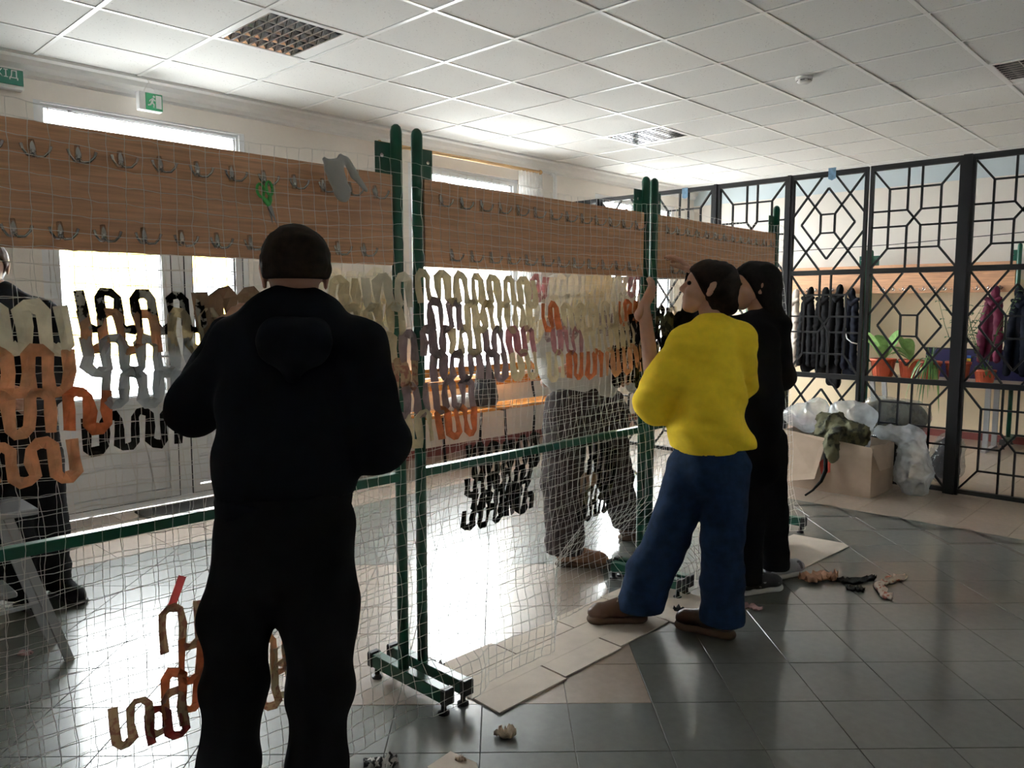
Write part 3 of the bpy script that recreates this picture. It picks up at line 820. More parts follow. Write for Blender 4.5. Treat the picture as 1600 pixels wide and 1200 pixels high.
glove = implicit('limp_glove', [(g(508, 250), g(518, 262), .010, .020, (0, 1, 0), 2.2), (g(533, 246), g(524, 270), .012, .030, (0, 1, 0), 2.4), (g(522, 265), g(535, 300), .032, .030, (0, 1, 0), 2.6),
    (g(535, 296), g(538, 306), .026, .016, (0, 1, 0), 2.4), (g(541, 250), g(553, 272), .012, .014, (0, 1, 0), 1.6), (g(553, 272), g(572, 297), .012, .008, (0, 1, 0), 1.5)], 0.0045, 0.010, M_rag,
    fold=lambda P: 0.0022 * noise3(P, 3, 130))
tag(glove, 'limp pale latex glove hung over the top edge of the hook board', 'glove')

# ================================================================== IRON PARTITION
FD = 0.018
def lattice(pn, kind):
    if kind == 'D':
        L_ = [((.5, .12), (.88, .5)), ((.88, .5), (.5, .88)), ((.5, .88), (.12, .5)), ((.12, .5), (.5, .12)), ((.4, .4), (.6, .4)), ((.6, .4), (.6, .6)), ((.6, .6), (.4, .6)), ((.4, .6), (.4, .4))]
        for a, b in ((0, 0), (1, 0), (1, 1), (0, 1)):
            L_.append(((a, b), (.4 if a == 0 else .6, .4 if b == 0 else .6)))
            L_.append(((.4 if a == 0 else .6, b), (a, .4 if b == 0 else .6)))
    else:
        p_, q_ = .42, .58; m0, m1 = .20, .80
        L_ = [((p_, 0), (p_, p_)), ((q_, 0), (q_, p_)), ((p_, q_), (p_, 1)), ((q_, q_), (q_, 1)), ((0, p_), (p_, p_)), ((0, q_), (p_, q_)), ((q_, p_), (1, p_)), ((q_, q_), (1, q_)),
              ((p_, p_), (q_, q_)), ((q_, p_), (p_, q_)), ((m0, m0), (m1, m0)), ((m1, m0), (m1, m1)), ((m1, m1), (m0, m1)), ((m0, m1), (m0, m0)),
              ((0, 0), (m0, m0)), ((1, 0), (m1, m0)), ((1, 1), (m1, m1)), ((0, 1), (m0, m1))]
    return L_
def panel(y0, y1, kinds, label, pw=0.045):
    """y1 > y0; three lattice fields, top to bottom"""
    e = thing('partition_panel', label, 'partition', (FENCE_X, (y0 + y1) / 2, 0), 'iron lattice partition panels')
    for y in (y0, y1): box('stile', (FENCE_X - 0.02, y - pw / 2 if y == y1 else y, 0.0), (FENCE_X + 0.02, y if y == y1 else y + pw / 2, 2.475), M_iron, e)
    ya, yb = y0 + pw / 2, y1 - pw / 2
    fields = ((2.435, 1.688), (1.648, 0.845), (0.805, 0.045))
    for z0, z1 in ((2.435, 2.475), (1.648, 1.688), (0.805, 0.845), (0.012, 0.045)): box('rail', (FENCE_X - 0.019, ya, z0), (FENCE_X + 0.019, yb, z1), M_iron, e)
    for (zt, zb), kd in zip(fields, kinds):
        for (a, b) in lattice(None, kd):
            A_ = (FENCE_X, yb + (ya - yb) * a[0], zt + (zb - zt) * a[1]); B_ = (FENCE_X, yb + (ya - yb) * b[0], zt + (zb - zt) * b[1])
            MB().bar(A_, B_, 0.0135, FD, (1, 0, 0)).build('bar', M_iron, e)
    return e
panel(4.945, 5.52, 'DCD', 'black iron lattice panel fixed to the window wall')
panel(4.285, 4.925, 'DCD', 'black iron lattice panel next to the one fixed to the window wall')
panel(3.640, 4.265, 'CDC', 'black iron lattice panel behind the middle coat rack, a blue tag near its top')
panel(2.950, 3.600, 'CDC', 'black iron lattice panel behind the end post of the rack row')
panel(2.305, 2.920, 'DCD', 'black iron lattice panel with a blue tag on its top rail, dark coats behind it')
panel(1.640, 2.285, 'CDC', 'black iron lattice panel in front of the potted plants')
panel(0.940, 1.585, 'CDC', 'black iron lattice panel in front of the maroon jacket')
panel(0.280, 0.920, 'DCD', 'black iron lattice panel next to the one before the maroon jacket')
panel(-0.420, 0.250, 'CDC', 'black iron lattice panel halfway between the maroon jacket and the side wall')
panel(-1.120, -0.440, 'CDC', 'black iron lattice panel next to the one fixed to the side wall')
panel(-1.890, -1.140, 'DCD', 'black iron lattice panel fixed to the side wall')
for n, y in enumerate((1.612, 2.935, 3.62, 4.275)):
    tag(box('partition_post', (FENCE_X - 0.03, y - 0.028 if n == 0 else y - 0.014, 0.0), (FENCE_X + 0.03, y + 0.028 if n == 0 else y + 0.014, 2.478), M_iron),
        ['stout black iron post between the plant and maroon jacket panels', 'slim black iron post beside the panel with dark coats behind it', 'slim black iron post between the two panels behind the rack row', 'slim black iron post near the window wall'][n], 'post', 'partition posts')
M_tag = mat('translucent_blue_tag', (0.22, 0.36, 0.50), 0.3, transl=0.4, vary=0.25, scale=30)
for (px, py, lab) in ((1300, 272, 'blue paper tag hung on the partition top rail above the diamond lattice'), (1070, 302, 'blue paper tag on the partition rail beside the coat rack posts')):
    q = on_x(px, py, FENCE_X - 0.03); w, hh = 0.03, 0.05
    b = MB().add([(q[0], q[1] - w, q[2] + hh), (q[0], q[1] + w, q[2] + hh), (q[0], q[1] + w, q[2] - hh * .7), (q[0], q[1], q[2] - hh), (q[0], q[1] - w, q[2] - hh * .7),
                  (q[0] + .003, q[1] - w, q[2] + hh), (q[0] + .003, q[1] + w, q[2] + hh), (q[0] + .003, q[1] + w, q[2] - hh * .7), (q[0] + .003, q[1], q[2] - hh), (q[0] + .003, q[1] - w, q[2] - hh * .7)],
                 [(0, 1, 2, 3, 4), (9, 8, 7, 6, 5)] + [(i, 5 + i, 5 + (i + 1) % 5, (i + 1) % 5) for i in range(5)])
    b.box((q[0], q[1] - w, q[2] + hh - 0.004), (q[0] + 0.011, q[1] + w, q[2] + hh))
    tag(b.build('paper_tag', M_tag), lab, 'tag')

# ================================================================== ON THE WINDOW WALL
M_sgn = mat('exit_sign_green', (0.01, 0.17, 0.11), 0.3); M_sgn2 = mat('pictogram_green', (0.02, 0.30, 0.12), 0.3)
def text(name, s, size, m, parent, loc, rot):
    cu = bpy.data.curves.new(name, 'FONT'); cu.body = s; cu.size = size; cu.extrude = 0.001; cu.space_character = 1.0; cu.align_x = 'RIGHT'; cu.align_y = 'BOTTOM'
    o = bpy.data.objects.new(name, cu); COL.objects.link(o)
    me = bpy.data.meshes.new_from_object(o.evaluated_get(bpy.context.evaluated_depsgraph_get()))
    bpy.data.objects.remove(o); bpy.data.curves.remove(cu); me.materials.clear()
    return link(name, me, m, parent, loc, rot)
e = thing('exit_sign', 'dark green box sign with white Cyrillic exit lettering on the wall', 'sign', (1.30, 5.52, 2.69))
box('sign_case', (1.13, 5.475, 2.685), (1.452, 5.531, 2.80), M_white, e, 0.004)
box('sign_face', (1.135, 5.468, 2.708), (1.450, 5.478, 2.797), M_sgn, e)
text('lettering', 'ВИХІД', 0.064, M_white, e, (1.425, 5.466, 2.733), (math.pi / 2, 0, 0))
e = thing('pictogram_sign', 'small white box sign with green running man pictogram hanging from a wire', 'sign', (2.165, 5.41, 2.675))
rz = -0.12
box('sign_case', (2.085, 5.375, 2.675), (2.235, 5.43, 2.790), M_white, e, 0.004)
box('pictogram_panel', (2.125, 5.372, 2.680), (2.233, 5.378, 2.786), M_sgn2, e)
pic = MB()
def pp(poly): 
    pic.prism([(0, 0)] * 0 + [(u, v) for u, v in poly], 0, 0.0015)
pp([(.062, .012), (.098, .012), (.098, .095), (.062, .095)])
def limb(a, b, w):
    a = np.array(a); b = np.array(b); d = b - a; d = d / np.linalg.norm(d); n = np.array([-d[1], d[0]]) * w / 2
    pp([tuple(a - n), tuple(b - n), tuple(b + n), tuple(a + n)])
pp([(.050 + .008 * math.cos(k * .785), .084 + .008 * math.sin(k * .785)) for k in range(8)])
limb((.044, .074), (.036, .045), .014); limb((.036, .047), (.050, .034), .009); limb((.050, .036), (.046, .014), .008); limb((.036, .047), (.026, .030), .009); limb((.028, .031), (.010, .026), .008)
limb((.044, .070), (.058, .058), .007); limb((.042, .070), (.028, .062), .007); limb((.028, .064), (.020, .050), .006)
me = mesh('running_man', [(x, -z, y) for x, y, z in pic.V], pic.F)
link('running_man', me, M_white, e, loc=(2.128, 5.3715, 2.682))
MB().tube([(2.12, 5.40, 2.79), (2.165, 5.41, 2.87), (2.21, 5.40, 2.79)], 0.0015, 5).tube([(2.165, 5.41, 2.87), (2.165, 5.44, 2.885)], 0.0015, 5).build('hanging_wire', M_string, e)

e = thing('curtain_rod', 'pale wooden curtain rod mounted above the window behind the racks', 'curtain rod', (5.05, 5.40, 2.74))
MB().tube([(4.02, 5.40, 2.745), (6.02, 5.40, 2.745)], 0.016, 10).build('pole', M_rod, e, True)
for xx in (4.02, 6.02): MB().lathe([(0.010, -0.02), (0.021, -0.012), (0.024, 0), (0.018, 0.014), (0.004, 0.02)], (0, 0, 0), 12).build('finial', M_rod, e, True, loc=(xx, 5.40, 2.745), rot=(0, math.pi / 2, 0))
for xx in (4.3, 5.95): MB().tube([(xx, 5.40, 2.745), (xx, 5.535, 2.745)], 0.008, 8).build('wall_bracket', M_rod, e)
M_tulle = clear_mat('white_tulle', (1, 1, 1), 0.0, opacity=0.55, ocol=(0.85, 0.85, 0.84), rough=0.5)
n, r = 60, 16
V = []; F = []
for j in range(r):
    z = 2.735 - j * (2.735 - 0.82) / (r - 1)
    for i in range(n):
        u = i / (n - 1); x = 5.70 + 0.34 * u + 0.02 * math.sin(j * .4); V.append((x, 5.40 + 0.022 * math.sin(u * 44) * (0.6 + j / r * .6), z))
F = [(j * n + i, j * n + i + 1, j * n + n + i + 1, j * n + n + i) for j in range(r - 1) for i in range(n - 1)]
tag(link('tulle_curtain', mesh('tulle_curtain', V, F, True), M_tulle), 'sheer white curtain gathered at the end of the wooden rod', 'curtain')
e = thing('heating_pipe', 'white painted vertical heating pipe beside the sheer curtain', 'pipe', (6.33, 5.47, 0))
MB().tube([(6.33, 5.47, 0), (6.33, 5.47, 2.72), (6.33, 5.475, 2.755), (6.335, 5.50, 2.77), (6.34, 5.55, 2.772)], 0.021, 12).build('pipe_run', M_white, e, True)
MB().lathe([(0.03, 0), (0.03, 0.02), (0.022, 0.024)], (6.33, 5.47, 0.0), 14).build('floor_collar', M_white, e, True)

# ---- wooden bench under the window
def bench(x0, x1, y, label):
    e = thing('bench', label, 'bench', ((x0 + x1) / 2, y, 0), 'varnished benches')
    for k in range(3): box('seat_slat', (x0, y - 0.17 + k * 0.115, 0.455), (x1, y - 0.17 + k * 0.115 + 0.10, 0.480), M_orange, e, 0.004)
    for k in range(2): box('back_slat', (x0, y + 0.175 + k * .008, 0.64 + k * 0.12), (x1, y + 0.195 + k * .008, 0.72 + k * 0.12), M_orange, e, 0.004)
    for xx in (x0 + 0.22, (x0 + x1) / 2, x1 - 0.22):
        MB().tube([(xx, y - 0.19, 0.0), (xx, y - 0.16, 0.25), (xx, y - 0.15, 0.448), (xx, y + 0.16, 0.448), (xx, y + 0.20, 0.60), (xx, y + 0.212, 0.88)], 0.012, 8).build('leg_frame', M_iron, e, True)
        MB().tube([(xx, y + 0.16, 0.448), (xx, y + 0.19, 0.0)], 0.012, 8).build('leg', M_iron, e)
    return e
bench(4.10, 6.05, 5.13, 'varnished orange wooden bench with slatted back under the window')
bag = implicit('backpack', [((4.98, 5.13, .56), (4.98, 5.15, .76), .13, .10, (0, 1, 0), 1.4)], 0.012, 0.03, mat('black_nylon', (0.012, 0.012, 0.016), 0.6, vary=0.2), fold=lambda P: 0.008 * noise3(P, 4, 28), cut=lambda P: 0.482 - P[:, 2])
tag(bag, 'black nylon backpack lying on the orange bench', 'backpack')
bag = implicit('cloth_bundle', [((4.55, 5.11, .53), (4.75, 5.14, .54), .07, .08)], 0.010, 0.03, mat('pale_cloth', (0.6, 0.58, 0.55), 0.9), fold=lambda P: 0.010 * noise3(P, 8, 40), cut=lambda P: 0.482 - P[:, 2])
tag(bag, 'pale crumpled cloth bundle lying on the orange bench', 'cloth')
tag(box('doormat', (1.95, 5.05, 0.0), (2.60, 5.44, 0.012), mat('black_rubber_mat', (0.03, 0.028, 0.027), 0.9, vary=0.3, scale=60), bev=0.004), 'dark doormat on the floor before the glazed door', 'doormat')

# ================================================================== BEHIND THE PARTITION
def coat(label, y, top, bottom, w, m, seed, lean=0.0, cat='jacket', x=8.86, ay=0.0, ax=0.058):
    e = thing('hanging_jacket', label, cat, (x, y, bottom), 'coats on the far racks')
    zt, zb = top, bottom
    fold = lambda P: 0.016 * np.sin(P[:, 1] * 48 + 4 * noise3(P, seed, 6) + seed) * np.clip((zt - P[:, 2]) / 0.4, 0.1, 1) + 0.006 * noise3(P, seed + 1, 24)
    implicit('coat_body', [((x + ax, y + ay, zt - .045), (x + ax * .8, y + ay * .8, zt - .08), .028, .032), ((x + ax * .8, y + ay * .8, zt - .08), (x + .01, y, zt - .18), .032, w * .40), ((x + .01, y, zt - .16), (x, y + lean, zt - .40), w * .40, w * .66, (1, 0, 0), 1.5), ((x, y + lean, zt - .40), (x, y + lean * 1.5, zb + .10), w * .66, w * .80, (1, 0, 0), 1.9)],
             0.013, 0.03, m, e, fold=fold, cut=lambda P: zb + .02 * np.sin(P[:, 1] * 30 + seed) - P[:, 2])
    for s in (-1, 1):
        implicit('sleeve', [((x - .01, y + s * w * .30, zt - .20), (x - .05, y + lean + s * w * .50, zt - .52), .040, .044), ((x - .05, y + lean + s * w * .50, zt - .52), (x - .07, y + lean + s * w * .52, max(zb + .01, zt - .90)), .043, .034)],
                 0.011, 0.02, m, e, fold=lambda P: 0.010 * noise3(P * np.array([1, 1, 2.0]), seed + s + 2, 38))
    implicit('collar', [((x - .03, y - .06, zt - .15), (x - .045, y, zt - .20), .022, .024), ((x - .045, y, zt - .20), (x - .03, y + .06, zt - .15), .024, .022)], 0.009, 0.015, m, e, fold=lambda P: 0.004 * noise3(P, seed + 5, 60))
    return e
M_c1 = mat('black_padded_nylon', (0.005, 0.005, 0.006), 0.85, spec=0.12, vary=0.2); M_c2 = mat('navy_padded_nylon', (0.006, 0.008, 0.016), 0.8, spec=0.15, vary=0.2); M_c3 = mat('charcoal_wool', (0.009, 0.009, 0.010), 0.9, spec=0.12, vary=0.2)
M_c4 = mat('cream_wool', (0.55, 0.48, 0.42), 0.9, vary=0.1); M_c5 = mat('maroon_padded_nylon', (0.10, 0.006, 0.030), 0.7, spec=0.3, vary=0.2)
coat('black jacket with a hood hanging from the far rack next to the cream coat', 3.795, 1.64, 0.60, 0.110, M_c1, 3, x=8.85)
coat('cream coat hanging from the far rack beside the black hooded jacket', 3.975, 1.62, 0.66, 0.105, M_c4, 5)
coat('charcoal jacket hanging mid way along the far rack', 3.630, 1.63, 0.58, 0.105, M_c3, 7)
coat('long black jacket with stuffed sleeves hanging on the far rack near its post', 3.465, 1.66, 0.46, 0.105, M_c1, 9, x=8.85)
coat('navy quilted jacket hanging from the far rack, at the post end', 3.300, 1.62, 0.56, 0.092, M_c2, 12, ay=0.045)
coat('maroon quilted jacket hanging on the far rack beyond the plants', 1.945, 1.62, 0.86, 0.138, M_c5, 15)
coat('dark navy jacket hanging beside the maroon quilted jacket', 1.715, 1.60, 0.74, 0.132, M_c2, 18, ay=0.05, ax=0.10)
e = thing('headphones_cord', 'white looped cord dangling before the dark coats', 'cord', (8.72, 3.1, 1.1))
MB().tube([(8.757, 3.335, 1.13), (8.755, 3.328, 1.10), (8.754, 3.31, 1.04), (8.757, 3.26, 1.00), (8.767, 3.20, 0.985)], 0.006, 7).build('cord_loop', M_white, e, True)
MB().lathe([(0.004, -.02), (0.012, -.012), (0.012, .012), (0.004, .02)], (8.754, 3.336, 1.14), 10).build('plug', M_white, e, True)

TT = 0.66
e = thing('side_table', 'long pale table with grey metal legs holding the potted plants', 'table', (8.62, 2.4, 0))
M_ttop = mat('pale_laminate', (0.50, 0.38, 0.26), 0.4, vary=0.1)
box('table_top', (8.38, 1.42, TT - 0.028), (8.966, 2.995, TT), M_ttop, e, 0.004)
M_gm = mat('grey_metal', (0.42, 0.43, 0.45), 0.35, metal=0.6)
for yy in (1.855, 2.86):
    for xx in (8.46, 8.80): MB().bar((xx, yy, 0.02), (xx, yy + (0.06 if yy > 2 else -0.0), TT - 0.028), 0.045, 0.03, (1, 0, 0)).build('leg', M_gm, e)
    box('foot_bar', (8.40, yy - 0.02, 0.0), (8.86, yy + 0.02, 0.022), M_gm, e)
M_pot = mat('terracotta_red_plastic', (0.42, 0.075, 0.030), 0.45, vary=0.1); M_soil = mat('potting_soil', (0.02, 0.014, 0.010), 0.95, vary=0.4, scale=60)
M_lf = mat('pale_green_leaf', (0.22, 0.40, 0.12), 0.4, vary=0.35, scale=14, transl=0.3); M_lf2 = mat('dark_green_leaf', (0.05, 0.13, 0.035), 0.4, vary=0.3, scale=20, transl=0.25)
def leaf_mesh(base, az, L_, w, rise, droop, n=7):
    V = []; F = []; d = np.array([math.cos(az), math.sin(az), 0]); s = np.array([-math.sin(az), math.cos(az), 0])
    for k in range(n + 1):
        t = k / n; c = np.array(base) + d * L_ * t * (1 - 0.25 * t) + np.array([0, 0, rise * t - droop * t * t]); ww = w * (math.sin(math.pi * min(1, 0.06 + t * 0.94)) ** 0.8 + 0.04) / 2
        V += [c - s * ww + [0, 0, ww * .35], c, c + s * ww + [0, 0, ww * .35]]
    for k in range(n): F += [(3 * k, 3 * k + 1, 3 * k + 4, 3 * k + 3), (3 * k + 1, 3 * k + 2, 3 * k + 5, 3 * k + 4)]
    return V, F
def pot(e, x, y, r, hgt):
    n = 20; pr = [(r * .74, 0), (r * .80, hgt * .15), (r * .96, hgt * .86), (r * 1.07, hgt * .87), (r * 1.07, hgt), (r * .97, hgt), (r * .93, hgt * .88)]
    p = MB().lathe(pr, (x, y, TT), n).build('pot', M_pot, e, True)
    for k in range(n): 
        a = 2 * math.pi * k / n
        MB().bar((x + r * .78 * math.cos(a), y + r * .78 * math.sin(a), TT + .01), (x + r * .97 * math.cos(a), y + r * .97 * math.sin(a), TT + hgt * .85), .006, .006, (math.cos(a), math.sin(a), 0)).build('rib', M_pot, p)
    MB().lathe([(r * .2, hgt * .9), (r * .93, hgt * .88)], (x, y, TT), 16).build('soil', M_soil, e)
rr = random.Random(4)
def plant(label, y, kind, x=8.58, r=.11, h=.19, n=9):
    e = thing('potted_plant', label, 'plant', (x, y, TT), 'plants on the side table'); pot(e, x, y, r, h); z = TT + h * .9
    if kind == 'broad':
        for k in range(n):
            az = rr.uniform(0, 6.28); V, F = leaf_mesh((x, y, z), az, rr.uniform(.16, .30), rr.uniform(.10, .15), rr.uniform(.22, .46), rr.uniform(.05, .25)); link('leaf', mesh('leaf', V, F, True), M_lf, e)
    elif kind == 'spider':
        for k in range(34):
            az = math.pi + rr.uniform(-.75, .75) if k < 25 else rr.uniform(0, 6.28); V, F = leaf_mesh((x, y, z), az, rr.uniform(.22, .36) if k < 25 else rr.uniform(.05, .10), .016, rr.uniform(.12, .26), rr.uniform(.25, .62) if k < 25 else .08, 9)
            V = [np.array([v_[0], v_[1], max(v_[2], TT + .006) if v_[0] > 8.372 else v_[2]]) for v_ in V]; link('leaf', mesh('leaf', V, F, True), M_lf if k % 2 else M_lf2, e)
    else:
        for k in range(6):
            az = rr.uniform(0, 6.28); hh = rr.uniform(.32, .75); tip = np.array([x + .16 * math.cos(az), y + .22 * math.sin(az), z + hh]); b0 = np.array([x, y, z]); mid = (b0 + tip) / 2 + [0, .03, .04]
            st = MB().tube([b0, mid, tip], [.004, .003, .002], 5).build('stem', M_lf2, e)
            for q in range(6):
                t = .35 + .65 * q / 5; c = (b0 * (1 - t) + tip * t) + [0, .03 * (1 - t), .02]; V, F = leaf_mesh(c, rr.uniform(0, 6.28), .07, .035, .02, .03, 4); link('leaf', mesh('leaf', V, F, True), M_lf2, st)
        for k in range(10):
            V, F = leaf_mesh((x, y, z), rr.uniform(0, 6.28), rr.uniform(.1, .2), .03, rr.uniform(.05, .15), .12); link('leaf', mesh('leaf', V, F, True), M_lf2, e)
plant('potted plant with large pale broad leaves in a ribbed red pot', 2.86, 'broad', r=.12)
plant('second broad leaved plant in a red pot beside the larger one', 2.605, 'broad', x=8.62, r=.11, n=6)
plant('spider plant with trailing leaves in a red pot', 2.39, 'spider', x=8.52, r=.10)
plant('tall thin stemmed plant in a red pot behind the iron lattice', 2.165, 'stem', x=8.62, r=.11)
plant('low small leaved plant near the maroon jacket on the table', 1.90, 'stem2', x=8.50, r=.09, h=.13)
M_blue = mat('deep_blue_panel', (0.020, 0.018, 0.085), 0.4); M_yw = mat('flag_yellow', (0.62, 0.48, 0.02), 0.5); M_fb = mat('flag_blue', (0.03, 0.12, 0.45), 0.5)
e = thing('display_board', 'deep blue display board leaning on the wall behind the plants', 'board', (8.955, 2.1, TT))
box('board_panel', (8.957, 1.62, TT), (8.977, 2.56, TT + 0.30), M_blue, e); box('board_edge', (8.955, 1.62, TT + 0.29), (8.979, 2.56, TT + 0.305), M_black, e)
for (yy, w) in ((2.22, .05), (2.155, .035), (2.06, .03)):
    box('flag_emblem', (8.952, yy - w / 2, TT + .205), (8.958, yy + w / 2, TT + .235), M_fb, e); box('flag_emblem', (8.952, yy - w / 2, TT + .175), (8.958, yy + w / 2, TT + .205), M_yw, e)
q0, q1 = on_x(1200, 395, 8.6), on_x(1640, 359, 8.6)
tag(MB().tube([(8.6, 5.5, 2.0), q0, (q0 + q1) / 2 + [0, 0, -0.02], q1, (8.6, -1.0, 2.14)], 0.004, 6).build('hanging_wire', M_black), 'thin dark wire stretched across the space behind the partition', 'wire')

# ================================================================== BOX AND BAGS BY THE PARTITION
M_camo = mat('camouflage_cloth', (0.105, 0.10, 0.055), 0.9, col2=(0.028, 0.028, 0.018), thresh=(0.42, 0.5), scale=14)
M_prt = mat('red_carton_print', (0.50, 0.085, 0.055), 0.8)
bx = [(5.81, 2.66), (5.83, 1.99), (6.30, 1.99), (6.29, 2.66)]
e = thing('cardboard_box', 'open cardboard box overflowing with camouflage cloth before the partition', 'box', (6.05, 2.32, 0))
HB = [0.44, 0.37, 0.36, 0.43]
names = ['front', 'side', 'rear', 'side']
for k in range(4):
    a, b_ = np.array(bx[k]), np.array(bx[(k + 1) % 4]); d = b_ - a; nrm = np.array([d[1], -d[0]]); nrm = nrm / np.linalg.norm(nrm) * -0.004
    V = []; nseg = 8
    for off in (0, 1):
        for j in range(5):
            for i in range(nseg + 1):
                t = i / nseg; s = j / 4; hgt = HB[k] * (1 - t) + HB[(k + 1) % 4] * t
                bul = 0.035 * math.sin(math.pi * t) * math.sin(math.pi * min(1, s * .9 + .1)); p = a + d * t - nrm / 0.004 * bul * -1 * (-1) + nrm * off
                V.append((p[0], p[1], hgt * s))
    m1 = nseg + 1; N5 = 5 * m1; F = []
    for j in range(4):
        for i in range(nseg): F += [(j * m1 + i, j * m1 + i + 1, (j + 1) * m1 + i + 1, (j + 1) * m1 + i), (N5 + (j + 1) * m1 + i, N5 + (j + 1) * m1 + i + 1, N5 + j * m1 + i + 1, N5 + j * m1 + i)]
    for i in range(nseg): F.append((4 * m1 + i, 4 * m1 + i + 1, N5 + 4 * m1 + i + 1, N5 + 4 * m1 + i))
    link('box_side', mesh('box_side', V, F, True), M_card2, e)
box('box_bottom', (5.83, 2.0, 0.001), (6.28, 2.65, 0.006), M_card2, e)
for (A_, B_, C_, D_) in ((on_x(1360, 697, 5.83), on_x(1380, 694, 6.04), on_x(1391, 730, 6.03), on_x(1374, 736, 5.83)), (on_x(1233, 674, 5.81), on_x(1290, 690, 5.80), on_x(1272, 748, 5.70), on_x(1222, 752, 5.70))):
    MB().add([A_, B_, C_, D_] + [p + np.array([-.004, -.004, 0]) for p in (A_, B_, C_, D_)], [(0, 1, 2, 3), (7, 6, 5, 4)] + [(i, 4 + i, 4 + (i + 1) % 4, (i + 1) % 4) for i in range(4)]).build('flap', M_card2, e)
def on_front(px, py):
    x_ = 5.79
    for _ in range(5):
        q = on_x(px, py, x_); t = min(max((2.66 - q[1]) / 0.67, 0), 1); hgt = HB[0] * (1 - t) + HB[1] * t
        x_ = 5.81 + 0.02 * t - 0.035 * math.sin(math.pi * t) * math.sin(math.pi * min(1, q[2] / hgt * .9 + .1)) - 0.003
    return on_x(px, py, x_)
pr = MB()
for (pl) in ([(1258, 731), (1276, 716), (1275, 742)], [(1280, 722), (1290, 714), (1298, 722), (1297, 738), (1283, 741)]):
    q = [on_front(a, b_) for a, b_ in pl]; cq = on_front(sum(p_[0] for p_ in pl) / len(pl), sum(p_[1] for p_ in pl) / len(pl))
    pr.add(q + [cq], [(i, (i + 1) % len(q), len(q)) for i in range(len(q))])
pr.build('red_print', M_prt, e)
cp = implicit('camouflage_cloth', [((5.965, 2.40, .44), (5.985, 2.15, .42), .075, .075), ((5.965, 2.37, .44), (5.965, 2.37, .085), .07, .06), ((5.975, 2.18, .42), (5.975, 2.18, .085), .07, .06), ((5.94, 2.33, .50), (5.97, 2.12, .46), .060, .060), ((5.93, 2.28, .490), (5.83, 2.265, .452), .055, .045), ((5.83, 2.265, .452), (5.742, 2.255, .430), .045, .042), ((5.742, 2.255, .430), (5.728, 2.245, .300), .042, .050), ((5.96, 2.40, .53), (5.99, 2.30, .54), .050, .045)], 0.012, 0.03, M_camo,
   fold=lambda P: -0.017 * ridges(P, 21, 24) - 0.010 * ridges(P, 22, 55)); tag(cp, 'olive camouflage cloth heaped in the cardboard box and hanging over its edge', 'cloth')
st = MB()
q = [on_x(a, b_, 5.738 - .043 * k) for k, (a, b_) in enumerate(((1290, 709), (1290, 735), (1283, 752), (1270, 766), (1258, 770)))]; q[-1][2] = 0.006
tag(MB().tube(q, [.014, .016, .012, .008, .007], 6).build('black_strap', FB['black'], None, True), 'black cloth strap trailing from the box to the floor', 'strap')
M_bag = clear_mat('clear_plastic_bag', (0.93, 0.95, 0.97), 0.12, opacity=0.36, ocol=(0.82, 0.85, 0.88), rough=0.12)
M_bag2 = clear_mat('thin_clear_bag', (0.92, 0.94, 0.95), 0.12, opacity=0.20, ocol=(0.7, 0.72, 0.74), rough=0.12)
def pbag(name, label, prims, m, seed, amp=0.026, stuff=None):
    e = thing(name, label, 'bag', ((prims[0][0][0]), (prims[0][0][1]), 0 if prims[0][0][2] < .4 else .35), 'plastic bags by the partition')
    implicit('film', prims, 0.009, 0.04, m, e, fold=lambda P: -amp * (0.9 * ridges(P, seed, 22) + 0.55 * ridges(P, seed + 1, 52)), cut=lambda P: 0.004 - P[:, 2])
    if stuff: implicit('contents', [(p[0], p[1], p[2] * .78, p[3] * .78) for p in prims], 0.016, 0.04, stuff, e, fold=lambda P: 0.03 * noise3(P, seed + 3, 22), cut=lambda P: 0.012 - P[:, 2])
pbag('plastic_bag', 'milky clear plastic bag slumped in front of the partition beside the box', [((6.215, 1.835, .41), (6.215, 1.825, .16), .080, .130), ((6.215, 1.825, .16), (6.19, 1.80, .07), .130, .105), ((6.18, 2.04, .445), (6.215, 1.86, .43), .050, .075)], M_bag, 31, 0.016)
pbag('plastic_bag', 'white plastic bag piled on top of the cloth filled box', [((6.04, 2.565, .51), (6.15, 2.545, .56), .105, .105), ((5.99, 2.67, .535), (6.06, 2.60, .54), .072, .085)], M_bag, 35, 0.016)
pbag('plastic_bag', 'puffed white plastic bag rising from the rear of the box beside the partition', [((6.185, 2.345, .54), (6.19, 2.20, .54), .115, .110), ((6.18, 2.34, .50), (6.18, 2.34, .085), .085, .075), ((6.18, 2.22, .50), (6.18, 2.22, .085), .085, .075)], M_bag, 38, 0.014)
pbag('stuffed_bag', 'clear bag stuffed with dark camouflage cloth behind the partition bars', [((6.72, 2.17, .19), (6.72, 2.08, .48), .19, .14), ((6.72, 2.25, .50), (6.72, 2.00, .50), .160, .140)], M_bag2, 41, 0.012, M_camo)
pbag('stuffed_bag', 'clear bag stuffed with grey cloth standing lowest behind the partition bars', [((6.74, 1.745, .14), (6.74, 1.725, .29), .135, .11)], M_bag2, 44, 0.012, mat('grey_dark_cloth', (0.06, 0.065, 0.07), 0.9, vary=0.4))

